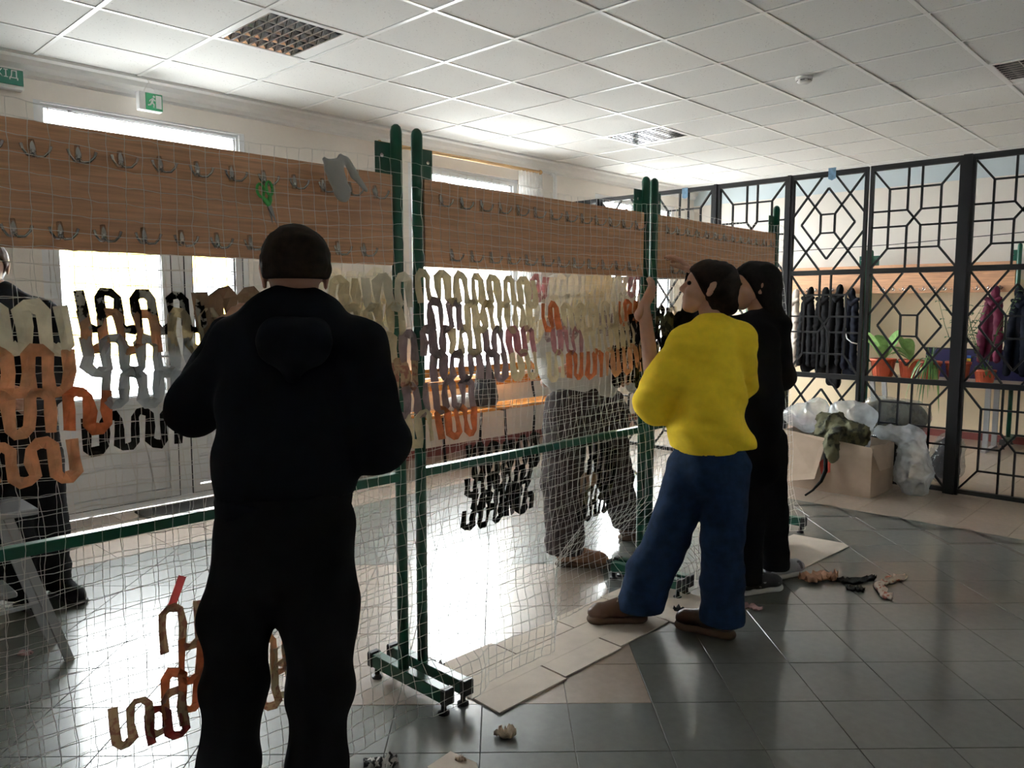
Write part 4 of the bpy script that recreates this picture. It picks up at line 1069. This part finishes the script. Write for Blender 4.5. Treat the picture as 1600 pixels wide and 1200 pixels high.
# ================================================================== CARDBOARD AND SCRAPS ON THE FLOOR
e = thing('flattened_carton', 'long flattened cardboard carton with flaps lying under the net', 'cardboard', (2.5, 2.0, 0))
ux = np.array([1.45, -0.02]); ux /= np.linalg.norm(ux); uy = np.array([0.05, 1.0]); uy /= np.linalg.norm(uy); o0 = np.array([1.805, 1.815])
cols = [0, .36, .72, 1.08, 1.44]; rws = [(0, .125, .010), (.127, .265, 0.0), (.267, .40, .006)]
for ri, (ra, rb, gap) in enumerate(rws):
    if ri == 1:
        cc = [(0, 1.44)]
    else: cc = list(zip(cols[:-1], cols[1:]))
    for ci, (ca, cb) in enumerate(cc):
        g_ = gap / 2; sh = 0.012 * ((ci * 7 + ri) % 3 - 1) if ri != 1 else 0
        P = [o0 + ux * u + uy * v for u, v in ((ca + g_, ra + (sh if ri == 0 else 0)), (cb - g_, ra + (sh if ri == 0 else 0)), (cb - g_, rb + (sh if ri == 2 else 0)), (ca + g_, rb + (sh if ri == 2 else 0)))]
        MB().prism([tuple(p) for p in P], 0.001, 0.0055 + (0.001 if ri != 1 else 0)).build('carton_panel', M_card, e)
P = [on_floor(*q)[:2] for q in ((1180, 862), (1258, 888), (1326, 855), (1318, 850), (1240, 836))]
tag(MB().prism([tuple(p) for p in P], 0.001, 0.006).build('cardboard_sheet', M_card), 'torn cardboard sheet on the floor under the end rack foot', 'cardboard')
P = [on_floor(*q)[:2] for q in ((668, 1200), (704, 1176), (745, 1194), (752, 1235), (690, 1240))]
tag(MB().prism([tuple(p) for p in P], 0.001, 0.005).build('cardboard_scrap', M_card), 'small torn cardboard scrap on the grey green tiles', 'cardboard')
def scrap(label, pix, w, m, seed, name='fabric_scrap', cat='scrap', hgt=0.012):
    r = random.Random(seed); pts = [on_floor(*q) for q in pix]; fine = []
    for a, b_ in zip(pts[:-1], pts[1:]):
        for k in range(6): fine.append(a + (b_ - a) * k / 6)
    fine.append(pts[-1]); fine = np.array(fine); T = np.gradient(fine, axis=0); V = []; F = []; nw = 5
    for k, p in enumerate(fine):
        t = T[k] / (np.linalg.norm(T[k]) + 1e-9); s = np.array([-t[1], t[0], 0]); ww = w * r.uniform(.75, 1.2) * (0.7 if k in (0, len(fine) - 1) else 1)
        for layer in (0, 1):
            for q in range(nw):
                u = (q / (nw - 1) - .5) * ww; V.append(p + s * u + np.array([0, 0, 0.002 + layer * 0.0025 + (r.random() ** 1.5) * hgt * (0.4 + layer * .6)]))
    n2 = 2 * nw
    for k in range(len(fine) - 1):
        for q in range(nw - 1):
            a = k * n2 + q; F += [(a + nw, a + nw + 1, a + n2 + nw + 1, a + n2 + nw), (a + 1, a, a + n2, a + n2 + 1)]
        F += [(k * n2, k * n2 + nw, k * n2 + n2 + nw, k * n2 + n2), (k * n2 + n2 - 1, k * n2 + nw - 1, k * n2 + n2 + nw - 1, k * n2 + 2 * n2 - 1)]
    return tag(link(name, mesh(name, V, F, True), m), label, cat, 'fabric scraps on the floor')
FS = {k: mat('scrap_' + k, c, 0.9, vary=0.25, scale=30) for k, c in (('peach', (.52, .28, .18)), ('black', (.012, .013, .016)), ('cream', (.58, .46, .34)), ('pink', (.42, .25, .24)))}
FS['floral'] = mat('scrap_floral', (0.62, 0.50, 0.42), 0.9, col2=(0.42, 0.14, 0.10), thresh=(0.4, 0.47), scale=38); FS['bw'] = mat('scrap_bw', (.6, .58, .55), 0.9, col2=(.012, .012, .012), thresh=(.48, .5), scale=40)
scrap('peach coloured cloth scrap on the floor between the sneakers and black scrap', [(1256, 909), (1270, 906), (1290, 902), (1308, 905)], 0.10, FS['peach'], 3, hgt=.04)
scrap('black cloth scrap lying beside the peach scrap on the floor', [(1308, 908), (1330, 912), (1366, 904)], 0.045, FS['black'], 4, hgt=.022)
scrap('short black cloth scrap lying against the longer black scrap', [(1322, 921), (1336, 922), (1350, 925)], 0.045, FS['black'], 9, hgt=.02)
scrap('folded floral cloth scrap lying alone on the grey tiles', [(1413, 903), (1395, 908), (1372, 916), (1380, 928), (1389, 938)], 0.05, FS['floral'], 5, hgt=.02)
scrap('pale pink cloth scrap next to the brown boot', [(1160, 948), (1175, 950), (1190, 954)], 0.05, FS['pink'], 6)
scrap('dark grey cloth scrap on the carton between the brown boots', [(1055, 952), (1072, 960), (1075, 976)], 0.05, FS['black'], 7, hgt=.025)
scrap('grey cloth scrap reaching from the carton to the boot', [(1084, 964), (1091, 963), (1099, 961)], 0.05, mat('scrap_grey', (.05, .052, .06), .9), 8, hgt=.025)
scrap('cream knotted cloth scrap on the tiles by the rack foot', [(776, 1146), (788, 1150), (805, 1148)], 0.045, FS['cream'], 10, hgt=.03)
scrap('tiny cream cloth scrap on top of the small cardboard scrap', [(712, 1188), (720, 1190), (728, 1188)], 0.02, FS['cream'], 11, hgt=.015)
scrap('black and white cloth scrap at the edge of the small cardboard', [(568, 1199), (592, 1196), (618, 1202)], 0.06, FS['bw'], 12, hgt=.03)
scrap('small pink cloth scrap lying under the net by the dark clothed person', [(30, 1022), (40, 1022), (48, 1024)], 0.04, FS['pink'], 13)
scrap('black cloth scrap behind the paired rack feet', [(664, 1036), (680, 1042), (690, 1046)], 0.04, FS['bw'], 14, hgt=.03)
e = thing('step_stool', 'grey metal step stool partly hidden behind the net', 'stool', (0.72, 3.43, 0))
for yy in (3.32, 3.54):
    MB().bar((0.60, yy, 0.0), (0.70, yy, 0.62), 0.03, 0.03, (0, 1, 0)).build('front_leg', M_gm, e); MB().bar((0.92, yy, 0.0), (0.74, yy, 0.62), 0.03, 0.03, (0, 1, 0)).build('back_leg', M_gm, e)
box('top_step', (0.60, 3.30, 0.61), (0.84, 3.56, 0.635), M_gm, e, 0.004); box('lower_step', (0.58, 3.33, 0.30), (0.76, 3.53, 0.32), M_gm, e, 0.004); MB().bar((0.64, 3.43, 0.22), (0.86, 3.43, 0.22), 0.02, 0.012).build('brace', M_gm, e)

# ================================================================== PEOPLE
def unit(v): v = np.array(v, float); return v / np.linalg.norm(v)
Zv = np.array([0, 0, 1.0])
def implicit_vf(prims, h, blend, fold=None, cut=None):
    o = implicit('tmp', prims, h, blend, None, None, fold, cut); me = o.data
    V = np.empty(len(me.vertices) * 3); me.vertices.foreach_get('co', V); F = [tuple(p.vertices) for p in me.polygons]
    bpy.data.objects.remove(o); bpy.data.meshes.remove(me); return V.reshape(-1, 3), F
def head_prims(c, f, up, s=1.0):
    f = unit(f); up = unit(up - f * (up @ f)); R_ = np.cross(f, up); P = lambda a, b, d=0: c + f * a * s + up * b * s + R_ * d * s
    L_ = [(P(.012, .030), P(-.030, .032), .079 * s, .082 * s, R_, 1.08), (P(.035, -.030), P(.045, -.055), .060 * s, .048 * s, R_, 1.02), (P(.062, -.088), P(.050, -.085), .026 * s, .030 * s),
          (P(.084, .022), P(.105, -.022), .009 * s, .0135 * s), (P(.090, -.026, .011), P(.090, -.026, -.011), .009 * s, .009 * s), (P(.084, -.053, .016), P(.084, -.053, -.016), .0095 * s, .0095 * s),
          (P(.078, .036, .03), P(.078, .036, -.03), .014 * s, .014 * s), (P(.070, -.025, .033), P(.066, -.025, .036), .022 * s, .022 * s), (P(.070, -.025, -.033), P(.066, -.025, -.036), .022 * s, .022 * s)]
    for d in (-1, 1): L_.append((P(-.012, .018, d * .078), P(-.004, -.022, d * .074), .020 * s, .012 * s, R_, 2.2))
    eyes = [P(.0835, .008, .031), P(.0835, .008, -.031)]
    return L_, eyes, P
def hand_prims(w, d, n, thumb, s=1.0, curl=0.5):
    """wrist w, direction d to the fingers, palm faces n, thumb side vector"""
    d = unit(d); n = unit(n - d * (n @ d)); t = unit(thumb - d * (thumb @ d) - n * (thumb @ n)); L_ = []
    for q, (lat, kl, fl_) in enumerate(((.028, .086, .070), (.010, .090, .078), (-.009, .086, .072), (-.026, .078, .057))):
        k = w + d * kl * s + t * lat * s; L_.append((w + t * lat * .55 * s + d * .008, k, .0155 * s, .0115 * s))
        p = k; a = curl * (0.55 + .12 * q)
        for seg in (.46, .31, .23):
            dv = d * math.cos(a) + n * math.sin(a); e_ = p + dv * fl_ * seg * s; L_.append((p, e_, (.0092 - .0008 * q * .5) * s, .0080 * s)); p = e_; a += curl * .75
    b = w + d * .022 * s + t * .022 * s; v1 = unit(t * .75 + d * .65 + n * .35); p1 = b + v1 * .042 * s; v2 = unit(t * .25 + d * .9 + n * .5); p2 = p1 + v2 * .032 * s; p3 = p2 + unit(d + n * .7) * .024 * s
    L_ += [(b, p1, .0145 * s, .0115 * s), (p1, p2, .0108 * s, .0098 * s), (p2, p3, .0098 * s, .0085 * s), (w - d * .05 * s, w + d * .012, .027 * s, .024 * s, n, 1.35)]
    return L_
def join_body(name, chunks, m, label, group=None):
    V = []; F = []
    for (v, f) in chunks: n = len(V); V += v.tolist(); F += [tuple(i + n for i in q) for q in f]
    o = link(name, mesh(name, V, F, True), m); return tag(o, label, 'person', group)
def shoe(par, heel, d, up_m, sole_m, L_=0.255, high=0.0, sole_h=0.026, lace=None, base=0.0):
    """heel: floor point under the heel back; d: toe direction"""
    d = unit([d[0], d[1], 0]); s = np.array([-d[1], d[0], 0]); h_ = np.array([heel[0], heel[1], base]); P = lambda a, z, b=0: h_ + d * a * L_ + Zv * z + s * b
    sh = sole_h
    up = implicit('shoe', [(P(.15, sh + .030), P(.45, sh + .030), .034, .036), (P(.45, sh + .026), P(.80, sh + .018), .038, .034), (P(.80, sh + .016), P(.88, sh + .012), .034, .028), (P(.17, sh + .03), P(.24, sh + .075 + high), .036, .040), (P(.30, sh + .065), P(.62, sh + .035), .030, .026)], 0.006, 0.02, up_m, par,
                  fold=lambda p_: 0.0015 * noise3(p_, 9, 90), cut=lambda p_: base + sh - .004 - p_[:, 2])
    so = implicit('sole', [(P(.14, sh * .5), P(.40, sh * .5), .038, .036, Zv, 1.6), (P(.40, sh * .5), P(.82, sh * .5), .036, .043, Zv, 1.6), (P(.82, sh * .5), P(.86, sh * .5), .042, .036, Zv, 1.6)], 0.006, 0.01, sole_m, up,
                  cut=lambda p_: np.maximum(base + .0015 - p_[:, 2], p_[:, 2] - sh - base))
    if lace is not None:
        b = MB()
        for k in range(5):
            a = .36 + k * .065; z = sh + .098 - k * .0115 + high * .2 * (k < 2); b.tube([P(a, z - .008, -.024), P(a, z + .002, 0), P(a + .03, z - .008, .024)], .0028, 5)
        b.build('laces', lace, up)
    return up
def face_bits(par, eyes, f):
    for e_ in eyes: MB().lathe([(0.001, -.010), (.009, -.006), (.0112, 0), (.009, .006), (.001, .010)], tuple(e_), 10).build('eye', M_eye, par, True)
def folds(seed, amp=0.006, fr=(22, 60)):
    return lambda P: amp * noise3(P * np.array([1, 1, 1.6]), seed, fr[0]) + amp * .5 * noise3(P * np.array([1, 1, 2.2]), seed + 1, fr[1])
def hair_cap(par, c, f, up, s, m, short=True, extra=(), front=.035, nape=-.055, seed=2):
    f = unit(f); up = unit(up - f * (up @ f)); R_ = np.cross(f, up); P = lambda a, b, d=0: c + f * a * s + up * b * s + R_ * d * s
    n1 = unit(f - up * .85)
    def cut(Q):
        d = Q - c; fr = d @ n1 - front * s; low = (nape * s) - d @ up + np.clip((d @ f) / .06, -.2, 1) * .06 * s
        ear = .0 * fr
        v = np.maximum(fr, low) if short else fr
        return v
    return implicit('hair', [(P(.010, .036), P(-.034, .036), .088 * s, .091 * s, R_, 1.08), (P(-.035, .0), P(-.045, -.05), .074 * s, .056 * s)] + list(extra), 0.006, 0.02, m, par, fold=lambda Q: 0.0035 * noise3(Q, seed, 110) + .002 * noise3(Q, seed + 4, 260), cut=cut)

def limbs(pts, rs): return [(pts[k], pts[k + 1], rs[k], rs[k + 1]) for k in range(len(pts) - 1)]

# ---- man in the black hoodie, back to us, hands on the net
D = 1.80
A = lambda x, y, d=None: at_depth(x, y, D if d is None else d)
f = unit([0.45, 0.90, 0]); back = -f
hc = A(461, 432, 1.82); nb = A(462, 500, 1.80)
hp, eyes, HP = head_prims(hc, unit(f + np.array([0, 0, -.12])), Zv, 0.93)
shL, shR = A(378, 540), A(558, 545)
elL, elR = A(305, 635, 1.84), A(592, 690, 1.83)
wrL, wrR = A(352, 520, 2.06), A(575, 640, 2.06)
haL = hand_prims(wrL, A(380, 487, 2.115) - wrL, f * .6 + np.array([.5, 0, -.3]), Zv * .6 - RT * .3, 0.95, 0.55)
haR = hand_prims(wrR, A(600, 610, 2.10) - wrR, f * .4 - RT * .8, Zv, 0.95, 0.5)
hipL, hipR = A(398, 800), A(497, 800)
knL, knR = A(366, 1075, 1.83), A(500, 1075, 1.82)
anL, anR = A(352, 1310, 1.80), A(492, 1310, 1.80)
core = [(A(462, 560), A(448, 790), .12, .11, f, 1.9), (nb, hc - Zv * .05, .050, .050), (nb, A(462, 560), .05, .08, f, 1.6), (hipL, hipR, .04, .04)] + limbs([shL, elL, wrL], [.045, .04, .028]) + limbs([shR, elR, wrR], [.045, .04, .028]) + limbs([hipL, knL, anL], [.05, .045, .036]) + limbs([hipR, knR, anR], [.05, .045, .036])
man = join_body('person', [implicit_vf(hp + [(nb - f * .0, hc - f * .02 - Zv * .06, .050, .050)], .005, .012), implicit_vf(haL, .0038, .006), implicit_vf(haR, .0038, .006), implicit_vf(core, .014, .03)], M_skin,
                'person in black hoodie and black trousers standing back turned, weaving strips into the net')
face_bits(man, eyes, f)
hair_cap(man, hc, f, Zv, 0.93, M_hairb, True, nape=.004, seed=3)
hood = implicit('hoodie', [(A(461, 545), A(456, 640), .150, .158, f, 1.55), (A(456, 640), A(447, 730), .158, .156, f, 1.45), (A(447, 730), A(444, 778), .156, .150, f, 1.4), (A(462, 515), shL + Zv * .005, .060, .062), (A(462, 515), shR + Zv * .005, .060, .062)]
    + limbs([shL, elL], [.066, .066]) + limbs([elL, wrL], [.062, .043]) + limbs([shR, elR], [.070, .068]) + limbs([elR, wrR], [.064, .044]), 0.009, 0.035, M_navy, man,
    fold=folds(40, .0065, (18, 48)), cut=lambda P: 0.956 + 0.015 * np.sin(P[:, 0] * 9) - P[:, 2])
implicit('hood', [(A(425, 505, 1.80), A(440, 535, 1.71), .038, .045), (A(440, 535, 1.71), A(480, 535, 1.71), .050, .050), (A(480, 535, 1.71), A(502, 508, 1.80), .045, .038), (A(425, 503, 1.80), A(440, 495, 1.87), .034, .028), (A(502, 505, 1.80), A(485, 495, 1.87), .034, .028), (A(458, 545, 1.70), A(455, 585, 1.70), .055, .020)], 0.007, 0.03, M_navy, hood, fold=folds(44, .004, (30, 70)))
implicit('waistband', [(A(445, 775), A(445, 790), .155, .152, f, 1.42)], 0.009, 0.01, M_navy, hood, cut=lambda P: np.maximum(.925 - P[:, 2], P[:, 2] - .970))
for (a, b_) in ((elL, wrL), (elR, wrR)):
    d_ = unit(b_ - a); implicit('cuff', [(b_ - d_ * .045, b_ - d_ * .005, .040, .038)], 0.006, 0.01, M_navy, hood)
implicit('trousers', [(A(446, 775), A(446, 840), .148, .150, f, 1.35)] + limbs([A(400, 830), A(372, 960), knL, A(357, 1200), anL], [.085, .080, .071, .064, .058]) + limbs([A(494, 830), A(500, 960), knR, A(496, 1200), anR], [.087, .084, .074, .066, .060]), 0.010, 0.03, M_trk, man, fold=folds(50, .007, (16, 44)), cut=lambda P: P[:, 2] - 0.985)
for an in (anL, anR): shoe(man, an - f * .06, unit(f + (-.15 if an is anL else .15) * RT), M_trk, mat('black_rubber', (0.02, 0.02, 0.02), .6), lace=M_trk)

# ---- person in the yellow sweatshirt
D = 3.30
f = unit([-0.35, 0.94, 0]); hf = unit([-0.55, 0.80, 0.22])
hc = A(1106, 452, 3.28); nb = A(1113, 508, 3.28)
hp, eyes, HP = head_prims(hc, hf, Zv, 0.98)
shL, shR = A(1075, 540, 3.26), A(1152, 535, 3.30)
elL = A(1024, 628, 3.32); wrL = A(1006, 478, 3.47)
elR = A(1150, 600, 3.48); wrR = A(1092, 562, 3.52)
haL = hand_prims(wrL, A(1048, 396, 3.615) - wrL, f, RT, 1.05, .35); haR = hand_prims(wrR, A(1062, 548, 3.54) - wrR, f, Zv, 1.0, .5)
hipL, hipR = A(1080, 700, 3.30), A(1136, 700, 3.30)
heelL = on_floor(1012, 972); heelR = on_floor(1150, 1000)
anL = np.array([heelL[0], heelL[1], .085]) + unit([-.72, .69, 0]) * .06; anR = np.array([heelR[0], heelR[1], .085]) + unit([-.20, .98, 0]) * .06
knL, knR = A(1046, 835, 3.34), A(1128, 845, 3.22)
core = [(A(1112, 550), A(1106, 690), .10, .08, f, 1.8), (nb, hc - Zv * .05, .045, .045), (hipL, hipR, .045, .045)] + limbs([shL, elL, wrL], [.042, .036, .025]) + limbs([shR, elR, wrR], [.042, .036, .025]) + limbs([hipL, knL, anL], [.05, .044, .034]) + limbs([hipR, knR, anR], [.05, .044, .034])
wom = join_body('person', [implicit_vf(hp + [(nb, hc - hf * .02 - Zv * .06, .046, .046)], .006, .012), implicit_vf(haL, .0042, .006), implicit_vf(haR, .0042, .006), implicit_vf(limbs([elL, wrL], [.04, .027]), .008, .02), implicit_vf(core, .014, .03)], M_skin,
                'person in bright yellow sweatshirt and wide blue jeans reaching up to the net')
face_bits(wom, eyes, hf)
hair_cap(wom, hc, hf, Zv, 1.0, M_hairb, True, extra=[(hc - hf * .07 + Zv * .0, hc - hf * .085 - Zv * .05, .055, .045)], front=.03, nape=-.085, seed=6)
yl = implicit('sweatshirt', [(A(1114, 545), A(1110, 620), .155, .175, f, 1.35), (A(1110, 620), A(1106, 672), .185, .190, f, 1.3), (A(1106, 672), A(1106, 690), .192, .170, f, 1.3), (A(1113, 522), shL, .060, .072), (A(1113, 520), shR, .060, .075),
    (A(1135, 660), A(1162, 688), .07, .06)] + limbs([shL, A(1048, 590, 3.28), elL], [.082, .092, .082]) + limbs([elL, A(1019, 600, 3.34)], [.070, .055]) + limbs([shR, elR, wrR], [.085, .080, .05]), 0.010, 0.045, M_yel, wom,
    fold=lambda P: folds(60, .008, (15, 36))(P) + 0.016 * np.sin((P @ np.array([26, -14, 30])) + 2.5 * noise3(P, 61, 7)) * np.clip((1.20 - P[:, 2]) * 3, 0.12, 1), cut=lambda P: .80 - P[:, 2])
implicit('hem_band', [(A(1107, 690), A(1107, 702), .172, .165, f, 1.28)], 0.009, 0.01, M_yel, yl, cut=lambda P: np.maximum(.790 - P[:, 2], P[:, 2] - .845))
implicit('neckband', [(A(1092, 509, 3.28), A(1112, 506, 3.22), .014, .014), (A(1112, 506, 3.22), A(1134, 509, 3.29), .014, .014), (A(1092, 509, 3.28), A(1112, 512, 3.35), .014, .014), (A(1134, 509, 3.29), A(1112, 512, 3.35), .014, .014)], .007, .01, M_yel, yl)
dL = unit(np.array([anL[0], anL[1], 0]) - np.array([knL[0], knL[1], 0]) + 1e-6)
implicit('jeans', [(A(1108, 690), A(1108, 730), .158, .165, f, 1.3)] + limbs([A(1082, 730, 3.30), knL, anL * .55 + knL * .45, np.array([anL[0], anL[1], .05]) - unit([-.72, .69, 0]) * .015], [.104, .093, .098, .108]) + limbs([A(1136, 730, 3.28), knR, anR * .55 + knR * .45, np.array([anR[0], anR[1], .05])], [.104, .088, .088, .094]), 0.010, 0.018, M_jean, wom,
         fold=folds(70, .009, (16, 40)), cut=lambda P: np.maximum(.068 - P[:, 2], P[:, 2] - .86))
M_lace = mat('cream_lace', (0.5, 0.42, 0.32), 0.8)
shoe(wom, heelL, [-.74, .67], M_leath, M_sole, .275, .02, .034, M_lace, base=0.005); shoe(wom, heelR, [-.20, .98], M_leath, M_sole, .27, .02, .034, M_lace)

# ---- person in black with black hair, beyond the yellow sweatshirt
D = 3.80
f = unit([-0.45, 0.89, 0]); hf = unit([-0.75, 0.64, 0.12])
hc = A(1178, 450, 3.82); nb = A(1187, 498, 3.82)
hp, eyes, HP = head_prims(hc, hf, Zv, 1.0)
shL, shR = A(1158, 515, 3.80), A(1212, 512, 3.84)
elL = A(1080, 505, 3.72); wrL = A(1084, 428, 3.74)
elR = A(1222, 590, 3.95); wrR = A(1190, 560, 4.15)
haL = hand_prims(wrL, A(1050, 392, 3.76) - wrL, f, -RT * .3 + Zv, 1.0, .5); haR = hand_prims(wrR, A(1175, 545, 4.2) - wrR, f, Zv, 1.0, .5)
hipL, hipR = A(1170, 690, 3.80), A(1200, 690, 3.82)
heelL = on_floor(1152, 930); heelR = on_floor(1196, 908)
anL = np.array([heelL[0], heelL[1], .08]) + unit([.9, -.35, 0]) * .06; anR = np.array([heelR[0], heelR[1], .08]) + unit([.9, -.3, 0]) * .07
knL, knR = A(1170, 805, 3.80), A(1204, 800, 3.84)
core = [(A(1186, 540), A(1186, 680), .11, .11, f, 1.4), (nb, hc - Zv * .05, .045, .045)] + limbs([shL, elL, wrL], [.04, .036, .026]) + limbs([shR, elR, wrR], [.04, .036, .026]) + limbs([hipL, knL, anL], [.07, .046, .034]) + limbs([hipR, knR, anR], [.07, .046, .034])
blk = join_body('person', [implicit_vf(hp + [(nb, hc - hf * .02 - Zv * .06, .046, .046)], .006, .012), implicit_vf(haL, .0045, .006), implicit_vf(haR, .0045, .006), implicit_vf(core, .014, .03)], M_skin,
                'person with black hair in all black clothes and sneakers, standing beyond the yellow sweatshirt')
face_bits(blk, eyes, hf)
hair_cap(blk, hc, hf, Zv, 1.06, M_hairk, False, extra=[(hc - hf * .05, hc - hf * .075 - Zv * .12, .085, .07), (hc - hf * .07 - Zv * .1, A(1214, 500, 3.83), .06, .05)], front=.03, seed=8)
bt = implicit('sweater', [(A(1186, 540), A(1188, 620), .135, .140, f, 1.35), (A(1188, 620), A(1186, 705), .140, .135, f, 1.3), (nb, shL, .055, .065), (nb, shR, .055, .07)] + limbs([shL, elL], [.065, .058]) + limbs([elL, wrL], [.052, .036]) + limbs([shR, elR, wrR], [.068, .06, .042]), 0.011, 0.035, M_trk, blk, fold=folds(80, .006))
implicit('trousers', [(A(1186, 690), A(1186, 725), .135, .135, f, 1.25)] + limbs([hipL, knL, anL], [.092, .075, .068]) + limbs([hipR, knR, anR], [.092, .078, .070]), 0.011, 0.03, M_trk, blk, fold=folds(84, .007), cut=lambda P: .055 - P[:, 2])
MB().tube([wrL + unit(wrL - elL) * .012 + .030 * (math.cos(a) * RT + math.sin(a) * FW) for a in np.linspace(0, 6.283, 14)], .004, 6).build('bracelet', M_trk, blk, True)
M_sng = mat('grey_sneaker_mesh', (0.34, 0.34, 0.36), .7, col2=(.05, .05, .055), thresh=(.40, .44), scale=18); M_snw = mat('white_rubber', (.62, .62, .60), .5); M_lime = mat('lime_lace', (.42, .45, .08), .7)
shoe(blk, heelL, [.9, -.42], mat('black_sneaker_mesh', (.02, .02, .022), .7, col2=(.5, .5, .5), thresh=(.34, .37), scale=20), M_snw, .265, lace=M_snw); shoe(blk, heelR, [.9, -.28], M_sng, M_snw, .275, lace=M_lime)

# ---- person in the off-white hoodie behind the net
D = 4.30
f = unit([-0.25, -0.97, 0])
hc = A(905, 378, 4.40); nb = A(908, 432, 4.40)
hp, eyes, HP = head_prims(hc, unit(f + np.array([0, 0, -.3])), Zv, 1.0)
shR, shL = A(868, 458, 4.30), A(955, 462, 4.46)
elR = A(848, 545, 4.34); wrR = A(862, 592, 4.25); elL = A(985, 560, 4.42); wrL = A(992, 600, 4.22)
haR = hand_prims(wrR, A(884, 580, 4.19) - wrR, unit([.6, .2, 0]), Zv, 1.0, .5); haL = hand_prims(wrL, A(978, 590, 4.14) - wrL, unit([-.6, -.2, 0]), Zv, 1.0, .6)
hipR, hipL = A(882, 640, 4.24), A(950, 640, 4.42)
heelR = on_floor(866, 884); heelL = on_floor(965, 842)
anR = np.array([heelR[0], heelR[1], .10]) + unit([.5, -.85, 0]) * .06; anL = np.array([heelL[0], heelL[1], .10]) + unit([.3, -.95, 0]) * .06
knR, knL = A(880, 755, 4.16), A(958, 740, 4.42)
core = [(A(912, 480, 4.38), A(915, 620, 4.34), .13, .13, f, 1.5), (nb, hc - Zv * .05, .05, .05)] + limbs([shL, elL, wrL], [.045, .04, .028]) + limbs([shR, elR, wrR], [.045, .04, .028]) + limbs([hipL, knL, anL], [.08, .05, .038]) + limbs([hipR, knR, anR], [.08, .05, .038])
wh = join_body('person', [implicit_vf(hp + [(nb, hc - f * .02 - Zv * .06, .05, .05)], .006, .012), implicit_vf(haL, .0045, .006), implicit_vf(haR, .0045, .006), implicit_vf(core, .014, .03)], M_skin,
               'person in off-white hoodie and dark brown trousers behind the nets, head hidden by board')
face_bits(wh, eyes, f); hair_cap(wh, hc, f, Zv, 1.0, M_hairk, False, extra=[(hc - f * .05, hc - f * .06 - Zv * .12, .08, .06)], seed=9)
implicit('hoodie', [(A(912, 468, 4.38), A(914, 545, 4.36), .205, .215, f, 1.5), (A(914, 545, 4.36), A(914, 600, 4.34), .218, .205, f, 1.4), (nb, shL, .07, .085), (nb, shR, .07, .085)] + limbs([shL, elL, wrL], [.085, .075, .05]) + limbs([shR, elR, wrR], [.085, .078, .05]), 0.012, 0.04, M_offw, wh, fold=folds(90, .008))
implicit('trousers', [(A(914, 598, 4.34), A(914, 640, 4.33), .185, .185, f, 1.35)] + limbs([hipR, knR, anR], [.115, .112, .105]) + limbs([hipL, knL, anL], [.112, .105, .085]), 0.012, 0.035, M_brn, wh, fold=folds(94, .010, (20, 50)), cut=lambda P: .085 - P[:, 2])
shoe(wh, heelR, [.62, -.78], M_suede, M_sole, .30, .05, .032, M_sole); shoe(wh, heelL, [.35, -.93], M_leath, M_sole, .29, .05, .032, M_sole)

# ---- person in dark clothes behind the net, beside the glazed door
D = 3.42
f = unit([-0.15, -0.98, 0])
hc = A(-20, 418, 3.42); nb = A(2, 462, 3.45)
hp, eyes, HP = head_prims(hc, unit(f + np.array([-.3, 0, -.25])), Zv, 1.0)
shR, shL = A(-42, 500, 3.42), A(62, 500, 3.50)
elR = A(-60, 590, 3.35); wrR = A(-20, 560, 3.1); elL = A(78, 600, 3.45); wrL = A(42, 640, 3.15)
haL = hand_prims(wrL, A(30, 625, 3.05) - wrL, -RT, Zv, 1.0, .5); haR = hand_prims(wrR, A(0, 545, 3.0) - wrR, RT, Zv, 1.0, .5)
hipR, hipL = A(0, 720, 3.42), A(58, 720, 3.48)
heelL = on_floor(82, 928); heelR = on_floor(28, 945)
anL = np.array([heelL[0], heelL[1], .09]) + f * .06; anR = np.array([heelR[0], heelR[1], .09]) + f * .06
knL, knR = A(70, 830, 3.46), A(18, 850, 3.28)
core = [(A(12, 530), A(22, 690), .12, .12, f, 1.5), (nb, hc - Zv * .05, .048, .048)] + limbs([shL, elL, wrL], [.045, .04, .028]) + limbs([shR, elR, wrR], [.045, .04, .028]) + limbs([hipL, knL, anL], [.08, .05, .036]) + limbs([hipR, knR, anR], [.08, .05, .036])
lp_ = join_body('person', [implicit_vf(hp + [(nb, hc - f * .02 - Zv * .06, .048, .048)], .006, .012), implicit_vf(haL, .0045, .006), implicit_vf(haR, .0045, .006), implicit_vf(core, .014, .03)], M_skin,
                'person in dark jacket and black trousers standing behind the nets beside the glazed door')
face_bits(lp_, eyes, f); hair_cap(lp_, hc, f, Zv, 1.0, mat('auburn_hair', (.07, .028, .014), .5, vary=.3, scale=60), True, seed=12)
implicit('jacket', [(A(10, 520), A(18, 610), .165, .165, f, 1.4), (A(18, 610), A(28, 690), .165, .160, f, 1.35), (nb, shL, .06, .085), (nb, shR, .06, .08)] + limbs([shL, elL, wrL], [.085, .075, .048]) + limbs([shR, elR, wrR], [.08, .07, .048]), 0.012, 0.04, M_navy, lp_, fold=folds(100, .007))
implicit('trousers', [(A(30, 690), A(30, 730), .155, .155, f, 1.3)] + limbs([hipL, knL, anL], [.108, .092, .078]) + limbs([hipR, knR, anR], [.105, .085, .075]), 0.012, 0.03, M_trk, lp_, fold=folds(104, .007), cut=lambda P: .06 - P[:, 2])
for hl in (heelL, heelR): shoe(lp_, hl, [f[0] + .35, f[1]], M_trk, mat('dark_rubber', (.03, .028, .026), .6), .28, .03, lace=M_trk)

for o in list(bpy.data.objects):
    if o.type == 'MESH' and o.data.materials and len(o.data.materials) > 1 and o.data.materials[0] is None: o.data.materials.pop(index=0)
